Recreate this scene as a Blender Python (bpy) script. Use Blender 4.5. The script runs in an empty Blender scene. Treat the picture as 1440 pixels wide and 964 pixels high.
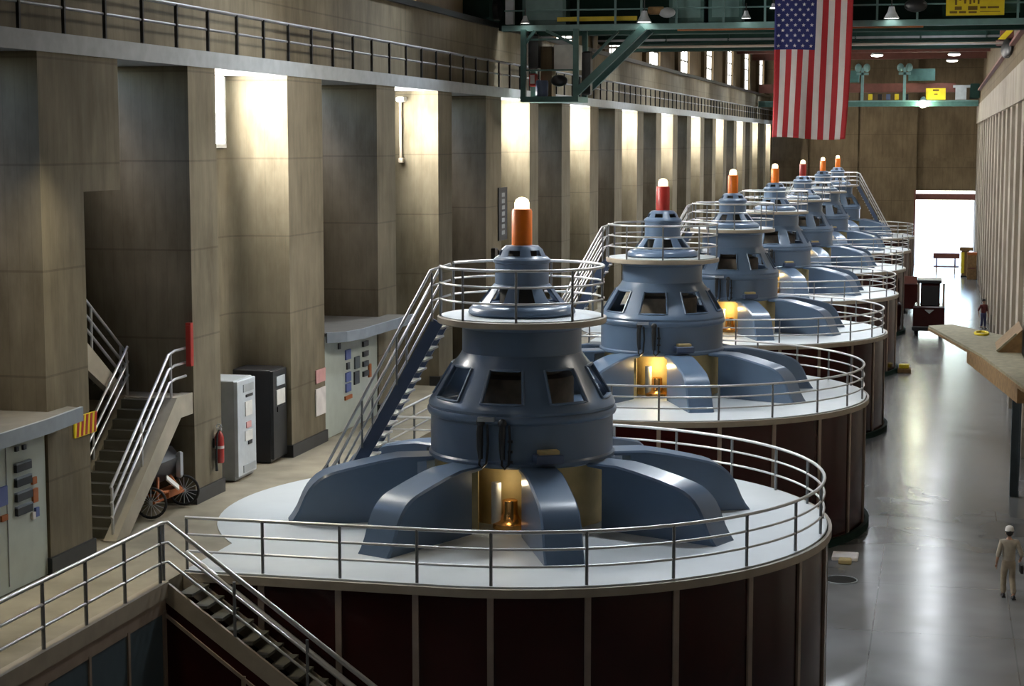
import bpy, math, random
from mathutils import Vector, Matrix
random.seed(7)
C = bpy.context.scene.collection
PI = math.pi
def rad(a): return a * PI / 180
CZ = 11.4                      # eye height above the main floor
DZ = 3.88                      # level of the generator decks and the side gallery
GX, GY, GS, GR = -8.13, 35.3, 18.9, 6.12
NG = 7

# ------------------------------------------------------------------ materials
def new_mat(name):
    m = bpy.data.materials.new(name); m.use_nodes = True
    nt = m.node_tree; b = nt.nodes['Principled BSDF']
    return m, nt, b
def mat(name, col, rough=.5, metal=0, bump=0, vary=.12, scale=3., spec=.5, coat=0):
    m, nt, b = new_mat(name)
    b.inputs['Roughness'].default_value = rough; b.inputs['Metallic'].default_value = metal
    b.inputs['Specular IOR Level'].default_value = spec
    if coat: b.inputs['Coat Weight'].default_value = coat; b.inputs['Coat Roughness'].default_value = .15
    tc = nt.nodes.new('ShaderNodeTexCoord')
    n = nt.nodes.new('ShaderNodeTexNoise'); n.inputs['Scale'].default_value = scale; n.inputs['Detail'].default_value = 4
    nt.links.new(tc.outputs['Object'], n.inputs['Vector'])
    r = nt.nodes.new('ShaderNodeValToRGB')
    r.color_ramp.elements[0].position = .3; r.color_ramp.elements[1].position = .7
    r.color_ramp.elements[0].color = [c * (1 - vary) for c in col] + [1]
    r.color_ramp.elements[1].color = [min(1, c * (1 + vary)) for c in col] + [1]
    nt.links.new(n.outputs['Fac'], r.inputs['Fac']); nt.links.new(r.outputs['Color'], b.inputs['Base Color'])
    if bump:
        bp = nt.nodes.new('ShaderNodeBump'); bp.inputs['Strength'].default_value = bump; bp.inputs['Distance'].default_value = .02
        nt.links.new(n.outputs['Fac'], bp.inputs['Height']); nt.links.new(bp.outputs['Normal'], b.inputs['Normal'])
    return m
def emit(name, col, strength):
    m, nt, b = new_mat(name)
    b.inputs['Base Color'].default_value = list(col) + [1]
    b.inputs['Emission Color'].default_value = list(col) + [1]
    b.inputs['Emission Strength'].default_value = strength
    return m
def concrete(name, c0, c1, lift=1.83, board=.24):
    m, nt, b = new_mat(name); L = nt.links.new
    b.inputs['Roughness'].default_value = .8; b.inputs['Specular IOR Level'].default_value = .25
    tc = nt.nodes.new('ShaderNodeTexCoord')
    mp = nt.nodes.new('ShaderNodeMapping'); mp.inputs['Scale'].default_value = (1.3, 1.3, .28)
    L(tc.outputs['Object'], mp.inputs['Vector'])
    n1 = nt.nodes.new('ShaderNodeTexNoise'); n1.inputs['Scale'].default_value = 2.2; n1.inputs['Detail'].default_value = 6
    n1.inputs['Roughness'].default_value = .65
    L(mp.outputs['Vector'], n1.inputs['Vector'])
    n2 = nt.nodes.new('ShaderNodeTexNoise'); n2.inputs['Scale'].default_value = .55; n2.inputs['Detail'].default_value = 5
    L(tc.outputs['Object'], n2.inputs['Vector'])
    ad = nt.nodes.new('ShaderNodeMath'); ad.operation = 'ADD'; L(n1.outputs['Fac'], ad.inputs[0]); L(n2.outputs['Fac'], ad.inputs[1])
    hf = nt.nodes.new('ShaderNodeMath'); hf.operation = 'MULTIPLY'; hf.inputs[1].default_value = .5; L(ad.outputs[0], hf.inputs[0])
    r = nt.nodes.new('ShaderNodeValToRGB'); e = r.color_ramp.elements
    e[0].position = .28; e[0].color = list(c0) + [1]; e[1].position = .68; e[1].color = list(c1) + [1]
    L(hf.outputs[0], r.inputs['Fac'])
    sp = nt.nodes.new('ShaderNodeSeparateXYZ'); L(tc.outputs['Object'], sp.inputs['Vector'])
    dv = nt.nodes.new('ShaderNodeMath'); dv.operation = 'DIVIDE'; dv.inputs[1].default_value = lift; L(sp.outputs['Z'], dv.inputs[0])
    fr = nt.nodes.new('ShaderNodeMath'); fr.operation = 'FRACT'; L(dv.outputs[0], fr.inputs[0])
    ls = nt.nodes.new('ShaderNodeMath'); ls.operation = 'LESS_THAN'; ls.inputs[1].default_value = .022; L(fr.outputs[0], ls.inputs[0])
    sm = nt.nodes.new('ShaderNodeMath'); sm.operation = 'ADD'; L(sp.outputs['X'], sm.inputs[0]); L(sp.outputs['Y'], sm.inputs[1])
    d2 = nt.nodes.new('ShaderNodeMath'); d2.operation = 'DIVIDE'; d2.inputs[1].default_value = board; L(sm.outputs[0], d2.inputs[0])
    f2 = nt.nodes.new('ShaderNodeMath'); f2.operation = 'FRACT'; L(d2.outputs[0], f2.inputs[0])
    l2 = nt.nodes.new('ShaderNodeMath'); l2.operation = 'LESS_THAN'; l2.inputs[1].default_value = .07; L(f2.outputs[0], l2.inputs[0])
    m2 = nt.nodes.new('ShaderNodeMath'); m2.operation = 'MULTIPLY'; m2.inputs[1].default_value = .4; L(l2.outputs[0], m2.inputs[0])
    mx0 = nt.nodes.new('ShaderNodeMath'); mx0.operation = 'MAXIMUM'; L(ls.outputs[0], mx0.inputs[0]); L(m2.outputs[0], mx0.inputs[1])
    mk = nt.nodes.new('ShaderNodeMath'); mk.operation = 'MULTIPLY'; mk.inputs[1].default_value = .3; L(mx0.outputs[0], mk.inputs[0])
    mx = nt.nodes.new('ShaderNodeMix'); mx.data_type = 'RGBA'
    L(mk.outputs[0], mx.inputs['Factor']); L(r.outputs['Color'], mx.inputs['A'])
    mx.inputs['B'].default_value = [c * .3 for c in c0] + [1]
    L(mx.outputs['Result'], b.inputs['Base Color'])
    bp = nt.nodes.new('ShaderNodeBump'); bp.inputs['Strength'].default_value = .25; bp.inputs['Distance'].default_value = .03
    L(n1.outputs['Fac'], bp.inputs['Height']); L(bp.outputs['Normal'], b.inputs['Normal'])
    return m
M = {}
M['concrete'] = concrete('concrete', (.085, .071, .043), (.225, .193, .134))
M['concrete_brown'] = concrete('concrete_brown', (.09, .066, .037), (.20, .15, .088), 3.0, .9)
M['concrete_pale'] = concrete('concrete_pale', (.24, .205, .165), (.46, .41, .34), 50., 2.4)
M['gallery_floor'] = mat('gallery_floor', (.27, .235, .17), .6, vary=.25, scale=1.2)
M['stair_concrete'] = mat('stair_concrete', (.40, .36, .28), .8, vary=.15, scale=2)
M['tread'] = mat('tread', (.10, .095, .075), .7)
M['ceiling'] = mat('ceiling_paint', (.045, .04, .033), .9)
M['blue'] = mat('slate_blue_paint', (.10, .155, .24), .33, vary=.06, scale=1.3, coat=.25)
M['blue_dark'] = mat('dark_blue_paint', (.07, .105, .19), .35, vary=.08)
M['inside'] = mat('inside_dark', (.055, .05, .042), .8)
M['rotor'] = mat('rotor_brown', (.19, .16, .12), .6, vary=.3)
M['orange'] = mat('orange_paint', (.85, .19, .008), .4, vary=.08)
M['red'] = mat('red_paint', (.36, .022, .016), .4, vary=.08)
M['lamp'] = emit('lamp_glass', (1, .82, .52), 2.2)
M['cream'] = mat('cream_paint', (.55, .43, .20), .6, vary=.12)
M['copper'] = mat('copper', (.80, .42, .14), .25, 1)
M['white_paint'] = mat('white_paint', (.75, .74, .70), .5)
M['rail'] = mat('brushed_aluminium', (.68, .68, .68), .3, .6, vary=.05)
M['rail_dark'] = mat('dull_steel', (.22, .23, .24), .4, .5)
M['deck'] = mat('deck_coating', (.60, .64, .66), .42, vary=.05, scale=.9)
M['rim'] = mat('rim_beige', (.36, .31, .24), .45, vary=.1)
M['maroon'] = mat('maroon_panel', (.034, .0055, .0045), .2, vary=.15, scale=.8, spec=.35)
M['strip'] = mat('beige_strip', (.30, .235, .185), .4)
M['bluegrey'] = mat('blue_grey_panel', (.075, .105, .125), .4, vary=.1)
M['green_steel'] = mat('green_steel', (.055, .14, .13), .45, vary=.15)
M['green_light'] = mat('pale_green_steel', (.14, .26, .255), .45, vary=.12)
M['green_dark'] = mat('dark_green_steel', (.014, .034, .028), .8, spec=.1)
M['black'] = mat('black_paint', (.016, .016, .019), .3)
M['yellow'] = mat('yellow_sign', (.76, .60, .02), .5, vary=.06)
M['yellow_mark'] = mat('sign_ink', (.16, .10, .01), .6)
M['rust'] = mat('rust_orange', (.38, .11, .025), .6)
M['redbrown'] = mat('red_brown_steel', (.16, .055, .04), .6)
M['booth'] = mat('grey_green_enamel', (.44, .49, .44), .3, vary=.06)
M['booth_roof'] = mat('booth_roof', (.13, .12, .10), .8)
M['fascia'] = mat('fascia_blue_grey', (.23, .27, .32), .5)
M['grey'] = mat('grey_enamel', (.36, .39, .41), .4)
M['grey_light'] = mat('pale_grey_enamel', (.55, .60, .64), .35)
M['steel'] = mat('bright_steel', (.75, .77, .8), .3, .9)
M['dark_metal'] = mat('dark_metal', (.04, .042, .045), .35, .5)
M['rubber'] = mat('rubber', (.015, .015, .016), .8)
M['flag_red'] = mat('flag_red', (.42, .018, .025), .75, vary=.06)
M['flag_white'] = mat('flag_white', (.72, .67, .66), .75, vary=.04)
M['flag_blue'] = mat('flag_blue', (.012, .018, .13), .75, vary=.06)
M['khaki'] = mat('khaki_cloth', (.34, .285, .21), .9, vary=.12, scale=8)
M['tan'] = mat('tan_cloth', (.37, .33, .265), .9, vary=.12, scale=8)
M['skin'] = mat('skin', (.36, .20, .13), .6)
M['hair'] = mat('dark_hair', (.012, .010, .009), .7)
M['cap_white'] = mat('white_cap', (.72, .70, .66), .6)
M['navy'] = mat('navy_cloth', (.06, .065, .14), .9)
M['darkred_cloth'] = mat('dark_red_cloth', (.13, .03, .03), .9)
M['wood'] = mat('pale_plank', (.25, .225, .145), .7, vary=.2, scale=4)
M['wood_brown'] = mat('brown_timber', (.22, .13, .05), .7, vary=.25, scale=5)
M['window_glow'] = emit('daylight_glass', (1, .965, .905), 80.)
M['clerestory_glow'] = emit('clerestory_glass', (1, .97, .90), 6.)
M['mullion'] = mat('mullion', (.10, .095, .085), .6)
M['lens'] = emit('lamp_lens', (1, .96, .88), 9.)
M['lens_hot'] = emit('hot_lamp_lens', (1, 1, .72), 120.)
M['paper'] = mat('paper_notice', (.72, .68, .66), .7)
M['pink'] = mat('pink_print', (.62, .33, .32), .7)
M['blue_print'] = mat('blue_print', (.10, .14, .36), .6)
M['matte_dark'] = mat('matte_dark', (.03, .03, .028), .95, spec=.05)
M['sun_ground'] = mat('sunlit_ground', (.8, .76, .7), .9)
def floor_mat():
    m, nt, b = new_mat('polished_floor'); L = nt.links.new
    tc = nt.nodes.new('ShaderNodeTexCoord')
    n = nt.nodes.new('ShaderNodeTexNoise'); n.inputs['Scale'].default_value = .45; n.inputs['Detail'].default_value = 2
    L(tc.outputs['Object'], n.inputs['Vector'])
    r = nt.nodes.new('ShaderNodeValToRGB'); e = r.color_ramp.elements
    e[0].position = .33; e[0].color = (.125, .125, .122, 1); e[1].position = .68; e[1].color = (.185, .19, .195, 1)
    L(n.outputs['Fac'], r.inputs['Fac'])
    br = nt.nodes.new('ShaderNodeTexBrick'); br.offset = 0; br.inputs['Scale'].default_value = 1
    br.inputs['Brick Width'].default_value = 3.2; br.inputs['Row Height'].default_value = 4.7
    br.inputs['Mortar Size'].default_value = .018
    br.inputs['Color1'].default_value = (1, 1, 1, 1); br.inputs['Color2'].default_value = (1, 1, 1, 1)
    br.inputs['Mortar'].default_value = (.75, .75, .75, 1)
    mo = nt.nodes.new('ShaderNodeMapping'); mo.inputs['Location'].default_value = (1.3, 0, 0); L(tc.outputs['Object'], mo.inputs['Vector'])
    L(mo.outputs['Vector'], br.inputs['Vector'])
    mx = nt.nodes.new('ShaderNodeMix'); mx.data_type = 'RGBA'; mx.blend_type = 'MULTIPLY'; mx.inputs['Factor'].default_value = 1
    L(r.outputs['Color'], mx.inputs['A']); L(br.outputs['Color'], mx.inputs['B'])
    L(mx.outputs['Result'], b.inputs['Base Color'])
    n2 = nt.nodes.new('ShaderNodeTexNoise'); n2.inputs['Scale'].default_value = .8; n2.inputs['Detail'].default_value = 2
    L(tc.outputs['Object'], n2.inputs['Vector'])
    mr = nt.nodes.new('ShaderNodeMapRange'); mr.inputs['To Min'].default_value = .15; mr.inputs['To Max'].default_value = .24
    L(n2.outputs['Fac'], mr.inputs['Value']); L(mr.outputs[0], b.inputs['Roughness'])
    bp = nt.nodes.new('ShaderNodeBump'); bp.inputs['Strength'].default_value = .04; bp.inputs['Distance'].default_value = .05
    L(n2.outputs['Fac'], bp.inputs['Height'])
    b.inputs['Specular IOR Level'].default_value = .6
    return m
M['floor'] = floor_mat()

# ------------------------------------------------------------------ mesh builder
class MB:
    def __init__(s): s.v = []; s.f = []; s.m = []; s.mi = 0
    def add(s, vs, fs):
        o = len(s.v); s.v += [tuple(v) for v in vs]
        for f in fs: s.f.append([i + o for i in f]); s.m.append(s.mi)
        return s
    def mat(s, i): s.mi = i; return s
    def box(s, x0, x1, y0, y1, z0, z1, b=0):
        if x0 > x1: x0, x1 = x1, x0
        if y0 > y1: y0, y1 = y1, y0
        if z0 > z1: z0, z1 = z1, z0
        if b:                                          # chamfered box: three stacked loops
            def loop(d, z): return [(x0 + d, y0 + d, z), (x1 - d, y0 + d, z), (x1 - d, y1 - d, z), (x0 + d, y1 - d, z)]
            ls = [loop(b, z0), loop(0, z0 + b), loop(0, z1 - b), loop(b, z1)]
            vs = sum(ls, []); fs = [[3, 2, 1, 0], [12, 13, 14, 15]]
            for k in range(3):
                for i in range(4): fs.append([4 * k + i, 4 * k + (i + 1) % 4, 4 * k + 4 + (i + 1) % 4, 4 * k + 4 + i])
            return s.add(vs, fs)
        vs = [(x, y, z) for z in (z0, z1) for y in (y0, y1) for x in (x0, x1)]
        return s.add(vs, [[0, 2, 3, 1], [4, 5, 7, 6], [0, 1, 5, 4], [2, 6, 7, 3], [0, 4, 6, 2], [1, 3, 7, 5]])
    def beam(s, a, b, w, h, up=(0, 0, 1)):             # rectangular bar from a to b
        a, b = Vector(a), Vector(b); d = (b - a).normalized(); u = Vector(up)
        if abs(d.dot(u)) > .99: u = Vector((0, 1, 0))
        r = d.cross(u).normalized(); u = r.cross(d)
        vs = [p + r * sx * w / 2 + u * sz * h / 2 for p in (a, b) for sx, sz in ((-1, -1), (1, -1), (1, 1), (-1, 1))]
        return s.add(vs, [[0, 1, 2, 3], [7, 6, 5, 4], [0, 4, 5, 1], [1, 5, 6, 2], [2, 6, 7, 3], [3, 7, 4, 0]])
    def tube(s, pts, r, n=8, closed=False):
        pts = [Vector(p) for p in pts]; N = len(pts); rings = []
        prev = None
        for i, p in enumerate(pts):
            if closed: d = pts[(i + 1) % N] - pts[i - 1]
            else: d = pts[min(i + 1, N - 1)] - pts[max(i - 1, 0)]
            d.normalize()
            if prev is None:
                u = Vector((0, 0, 1)) if abs(d.z) < .9 else Vector((1, 0, 0))
            else: u = prev
            e = d.cross(u); e.normalize(); u = e.cross(d); u.normalize(); prev = u
            rr = r[i] if isinstance(r, (list, tuple)) else r
            rings.append([p + (e * math.cos(2 * PI * k / n) + u * math.sin(2 * PI * k / n)) * rr for k in range(n)])
        vs = sum(rings, []); fs = []
        for i in range(N if closed else N - 1):
            j = (i + 1) % N
            for k in range(n): fs.append([i * n + k, i * n + (k + 1) % n, j * n + (k + 1) % n, j * n + k])
        if not closed: fs += [list(range(n))[::-1], [(N - 1) * n + k for k in range(n)]]
        return s.add(vs, fs)
    def lathe(s, prof, n=32, c=(0, 0, 0), a0=0, a1=2 * PI):
        full = abs(a1 - a0 - 2 * PI) < 1e-6; K = n if full else n + 1
        vs = [(c[0] + r * math.cos(a0 + (a1 - a0) * k / n), c[1] + r * math.sin(a0 + (a1 - a0) * k / n), c[2] + z) for r, z in prof for k in range(K)]
        fs = []
        for i in range(len(prof) - 1):
            for k in range(n if full else n):
                k2 = (k + 1) % K if full else k + 1
                fs.append([i * K + k, i * K + k2, (i + 1) * K + k2, (i + 1) * K + k])
        if full:
            if prof[0][0] > 1e-6: fs.append(list(range(K))[::-1])
            if prof[-1][0] > 1e-6: fs.append([(len(prof) - 1) * K + k for k in range(K)])
        return s.add(vs, fs)
    def prism(s, poly, z0, z1):
        n = len(poly)
        vs = [(x, y, z0) for x, y in poly] + [(x, y, z1) for x, y in poly]
        fs = [list(range(n))[::-1], list(range(n, 2 * n))] + [[i, (i + 1) % n, n + (i + 1) % n, n + i] for i in range(n)]
        return s.add(vs, fs)
    def extrude(s, poly3, d):                          # planar 3-D polygon pushed by vector d
        n = len(poly3); d = Vector(d); p = [Vector(q) for q in poly3]
        return s.add(p + [q + d for q in p], [list(range(n))[::-1], list(range(n, 2 * n))] + [[i, (i + 1) % n, n + (i + 1) % n, n + i] for i in range(n)])
    def strip(s, path, z0, z1, th=.04):                # vertical sheet along an xy path, th thick to its right
        P = [Vector((x, y)) for x, y in path]; N = len(P); Q = []
        for i in range(N):
            d = (P[min(i + 1, N - 1)] - P[max(i - 1, 0)]).normalized(); Q.append(P[i] + Vector((d.y, -d.x)) * th)
        vs = []
        for a, b in zip(P, Q): vs += [(a.x, a.y, z0), (a.x, a.y, z1), (b.x, b.y, z1), (b.x, b.y, z0)]
        fs = [[0, 1, 2, 3], [4 * N - 1, 4 * N - 2, 4 * N - 3, 4 * N - 4]]
        for i in range(N - 1):
            for k in range(4): fs.append([4 * i + k, 4 * i + 4 + k, 4 * i + 4 + (k + 1) % 4, 4 * i + (k + 1) % 4])
        return s.add(vs, fs)
    def sphere(s, c, r, n=12, sc=(1, 1, 1)):
        prof = [(math.sin(PI * i / n) * r, -math.cos(PI * i / n) * r) for i in range(n + 1)]
        prof[0] = (0, -r); prof[-1] = (0, r)
        o = len(s.v); s.lathe(prof, n * 2)
        for i in range(o, len(s.v)):
            x, y, z = s.v[i]; s.v[i] = (c[0] + x * sc[0], c[1] + y * sc[1], c[2] + z * sc[2])
        return s
    def xform(s, mtx):
        s.v = [tuple(mtx @ Vector(v)) for v in s.v]; return s
    def build(s, name, mats, parent=None, smooth=40, off=None):
        me = bpy.data.meshes.new(name)
        if off is None and parent is not None and parent.get('_w'): off = parent['_w']
        o3 = off or (0, 0, 0)
        me.from_pydata([(v[0] - o3[0], v[1] - o3[1], v[2] - o3[2]) for v in s.v], [], s.f)
        if not isinstance(mats, (list, tuple)): mats = [mats]
        for m in mats: me.materials.append(M[m] if isinstance(m, str) else m)
        me.polygons.foreach_set('material_index', s.m)
        import bmesh
        bm = bmesh.new(); bm.from_mesh(me)
        bmesh.ops.remove_doubles(bm, verts=bm.verts, dist=1e-5)
        bmesh.ops.recalc_face_normals(bm, faces=bm.faces); bm.to_mesh(me); bm.free()
        if smooth:
            me.shade_smooth(); me.set_sharp_from_angle(angle=rad(smooth))
        o = bpy.data.objects.new(name, me); C.objects.link(o)
        if parent is not None:
            o.parent = parent
            if parent.get('_w'): o['_w'] = list(parent['_w'])
        return o

def tag(o, label, cat=None, group=None, kind=None):
    o['label'] = label
    if cat: o['category'] = cat
    if group: o['group'] = group
    if kind: o['kind'] = kind
    return o
def thing(name, label, cat, loc=(0, 0, 0), group=None, world=True):
    o = bpy.data.objects.new(name, None); C.objects.link(o); o.location = loc
    o.empty_display_size = .3
    if world: o['_w'] = list(loc)
    return tag(o, label, cat, group)
def struct(name, mb, m, label=None, smooth=40):
    o = mb.build(name, m, None, smooth); o['kind'] = 'structure'
    if label: o['label'] = label
    return o
def copy_tree(o, parent=None):
    c = o.copy(); C.objects.link(c)
    if parent is not None: c.parent = parent
    for ch in list(o.children): copy_tree(ch, c)
    return c
def put(o, parent, loc, rz=0):                         # another copy of a part
    c = o.copy(); C.objects.link(c); c.parent = parent; c.location = loc; c.rotation_euler[2] = rz
    return c
def hood(mb, prof, win, n, half, phase, th=.05, sub=5):
    """shell of revolution along prof [(r,z)...]; the rows in `win` carry n openings of half-angle `half`."""
    angs = []; step = 2 * PI / n
    for k in range(n):
        a = phase + k * step
        angs += [(a - half + 2 * half * i / sub, True) for i in range(sub)]
        angs += [(a + half + (step - 2 * half) * i / sub, False) for i in range(sub)]
    K = len(angs); R = len(prof)
    vs = []
    for lay in (0, th):
        for r, z in prof:
            for a, _ in angs: vs.append(((r - lay) * math.cos(a), (r - lay) * math.sin(a), z))
    idx = lambda l, i, k: l * R * K + i * K + k % K
    solid = lambda i, k: not (angs[k % K][1] and i in win)
    fs = []
    for i in range(R - 1):
        for k in range(K):
            if solid(i, k):
                fs.append([idx(0, i, k), idx(0, i, k + 1), idx(0, i + 1, k + 1), idx(0, i + 1, k)])
                fs.append([idx(1, i, k), idx(1, i + 1, k), idx(1, i + 1, k + 1), idx(1, i, k + 1)])
                if not solid(i, k + 1): fs.append([idx(0, i, k + 1), idx(1, i, k + 1), idx(1, i + 1, k + 1), idx(0, i + 1, k + 1)])
                if not solid(i, k - 1): fs.append([idx(0, i, k), idx(0, i + 1, k), idx(1, i + 1, k), idx(1, i, k)])
                if i + 1 < R - 1 and not solid(i + 1, k): fs.append([idx(0, i + 1, k), idx(0, i + 1, k + 1), idx(1, i + 1, k + 1), idx(1, i + 1, k)])
                if i > 0 and not solid(i - 1, k): fs.append([idx(0, i, k), idx(1, i, k), idx(1, i, k + 1), idx(0, i, k + 1)])
    for k in range(K):
        fs.append([idx(0, 0, k), idx(1, 0, k), idx(1, 0, k + 1), idx(0, 0, k + 1)])
        fs.append([idx(0, R - 1, k), idx(0, R - 1, k + 1), idx(1, R - 1, k + 1), idx(1, R - 1, k)])
    return mb.add(vs, fs)
def circle(r, z, n=48, a0=0, a1=2 * PI): return [(r * math.cos(a0 + (a1 - a0) * i / n), r * math.sin(a0 + (a1 - a0) * i / n), z) for i in range(n + (abs(a1 - a0 - 2 * PI) > 1e-6))]
LAMP, EXPO = 440., 0.
# ------------------------------------------------------------------ camera
cd = bpy.data.cameras.new('camera'); cam = bpy.data.objects.new('camera', cd); C.objects.link(cam)
FPX = 2545.; VX, VY = 1324.6, 198.8
pitch = math.atan((482 - VY) / FPX); yaw = math.atan(((VX - 720) / FPX) / math.sqrt(1 + ((482 - VY) / FPX) ** 2))
cd.sensor_width = 36; cd.sensor_fit = 'HORIZONTAL'; cd.lens = FPX / 1440 * 36; cd.clip_end = 600
cam.location = (0, 0, CZ); cam.rotation_euler = (PI / 2 - pitch, 0, yaw)
bpy.context.scene.camera = cam

# ------------------------------------------------------------------ the setting
Y0, Y1, ZC = -8, 170, 19.5
XL, XE = -15.0, -12.83                     # pillar faces, edge of the side gallery
struct('floor', MB().box(-13.2, 3.6, Y0, Y1 + 1, -.3, 0), 'floor', 'polished grey concrete floor of the hall')
struct('floor_gallery', MB().box(-18.4, XE, Y0, Y1, 0, DZ - .02), 'gallery_floor', 'brown concrete floor of the raised side gallery')
struct('ceiling', MB().box(-19, 5, Y0, Y1 + .6, ZC, ZC + .4), 'ceiling', 'dark hall ceiling')
mb = MB()
for y in range(4, 170, 12): mb.box(-18, 4.5, y - .3, y + .3, ZC - 1.1, ZC)
struct('trim_1', mb, 'redbrown', 'dark red roof beams across the hall')
struct('wall_back', MB().box(-19, 5, Y0 - .4, Y0, 0, ZC), 'concrete')

PIL = [(28.4, 30.0), (34.75, 36.2), (40.55, 43.0), (47.5, 49.2), (53.7, 55.3), (59.7, 61.9), (66.4, 67.9), (72.3, 74.0), (78.4, 80.4), (84.6, 86.6)]
ends = [91.1, 103.6, 115.8, 128.4, 141.2, 152.9, 164.5]
for i, e in enumerate(ends):
    nx = ends[i + 1] if i + 1 < len(ends) else e + 12.4
    PIL.append((e, e + 1.9))
    if nx - 4.4 < Y1: PIL.append((nx - 6.3, nx - 4.4))
PIL = [(9.5, 11.2), (15.7, 17.6), (22.2, 24.0)] + PIL
for a, b in PIL:
    struct('pillar', MB().box(-18.2, XL, a, min(b, Y1), DZ - .02, 12.93), 'concrete', 'board-marked concrete pillar of the left wall')
# dark skirting along pillar feet
mb = MB()
for a, b in PIL:
    if b < 62: mb.box(-15.3, XL + .05, a - .05, b + .05, DZ - .02, DZ + .28)
struct('baseboard_left', mb, 'dark_metal')
# lit recesses (after B, D, F ...) and dark recesses
lit = [(36.2, 40.55), (49.2, 53.7), (61.9, 66.4), (74.0, 78.4), (86.6, 91.1)] + [(e - 4.4, e) for e in ends[1:]]
dark = [(Y0, 9.5), (11.2, 15.7), (17.6, 22.2), (24.0, 28.4), (30.0, 34.75), (43.0, 47.5), (55.3, 59.7), (67.9, 72.3), (80.4, 84.6)] + [(e + 1.9, min(Y1, e + 6.2)) for e in ends]
mb = MB()
for a, b in dark: mb.box(-18.6, -18.0, a - .1, b + .1, DZ - .02, 12.95)
struct('wall_left', mb, 'concrete', 'concrete back wall of the dark bays on the left')
mb = MB()
for a, b in lit:
    # back wall with a quarter-round corner against the far pillar
    poly = [(-18.2, a), (-16.4, a), (-16.4, b - .55)] + [(-16.4 + .55 - .55 * math.cos(t * PI / 12), b - .55 + .55 * math.sin(t * PI / 12)) for t in range(1, 7)] + [(-18.2, b)]
    mb.prism(poly, DZ - .02, 12.95)
struct('wall_left_recess', mb, 'concrete', 'concrete back wall of the daylit bays on the left')
for i, (a, b) in enumerate(lit):
    f = MB()
    y0, y1, z0, z1 = a + .9, b - .62, 11.35, 12.9
    f.box(-16.42, -16.33, y0 - .1, y0, z0 - .1, z1).box(-16.42, -16.33, y1, y1 + .1, z0 - .1, z1).box(-16.42, -16.33, y0, y1, z0 - .1, z0)
    w = struct('window_%d' % (i + 1), f, 'white_paint', 'tall daylit window high in a left wall bay')
    p = MB().box(-16.41, -16.37, y0, y1, z0, z1).build('window_pane', 'window_glow', w)
# block and low wall beside the first pillar of the stair bay
struct('trim_2', MB().box(-17.8, -15.02, 30.0, 31.55, 10.5, 12.93), 'concrete', 'concrete box beam under the gallery beside a pillar')
struct('trim_3', MB().box(-18, -15.75, 30.0, 31.3, DZ, 10.5), 'concrete', 'recessed concrete pier beside the stair')
# gallery walkway, wall behind it and crane rail
struct('gallery_slab', MB().box(-16.9, XL + .02, Y0, Y1, 12.93, 13.27), 'grey', 'grey edge slab of the high left walkway')
struct('wall_left_upper', MB().box(-16.3, -15.62, Y0, Y1, 13.2, 15.42), 'concrete', 'concrete wall above the high left walkway')
struct('trim_4', MB().box(-16.9, -15.5, Y0, Y1, 15.42, 15.6), 'dark_metal', 'dark crane rail ledge on the left wall')
CW = [103.3 + 12.6 * k for k in range(-8, 6)]
mb = MB()
prev = Y0
for c in CW:
    mb.box(-17.6, -16.25, prev, c - 2, 15.4, ZC); prev = c + 2
    mb.box(-17.0, -16.02, c + 2, c + 3.2, 15.55, ZC).box(-17.0, -16.02, c - 3.2, c - 2, 15.55, ZC)
mb.box(-17.6, -16.25, prev, Y1, 15.4, ZC)
struct('wall_left_clerestory', mb, 'concrete_brown', 'upper left wall with tall window openings')
for i, c in enumerate(CW):
    f = MB()
    for k in range(4): y = c - 2 + k * 4 / 3; f.box(-16.25, -16.15, y - .05, y + .05, 15.45, ZC)
    for k in range(5): z = 15.6 + k * .9; f.box(-16.25, -16.15, c - 2, c + 2, z - .04, z + .04)
    w = struct('window_%d' % (i + 20), f, 'mullion', 'tall upper window with small panes in the left wall')
    MB().box(-16.23, -16.19, c - 2, c + 2, 15.45, ZC).build('window_pane', 'clerestory_glow', w)
# right wall
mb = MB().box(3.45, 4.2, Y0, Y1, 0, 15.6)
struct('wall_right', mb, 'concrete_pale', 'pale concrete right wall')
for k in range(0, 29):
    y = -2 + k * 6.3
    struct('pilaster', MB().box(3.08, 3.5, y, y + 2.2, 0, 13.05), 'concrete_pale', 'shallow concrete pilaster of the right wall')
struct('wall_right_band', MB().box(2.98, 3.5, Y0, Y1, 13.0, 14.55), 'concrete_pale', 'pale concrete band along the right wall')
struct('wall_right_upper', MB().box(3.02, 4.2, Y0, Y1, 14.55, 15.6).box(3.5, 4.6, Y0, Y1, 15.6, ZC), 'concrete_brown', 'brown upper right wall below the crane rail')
struct('trim_5', MB().box(2.8, 3.5, Y0, Y1, 15.6, 15.72), 'redbrown', 'crane rail along the right wall')
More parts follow.
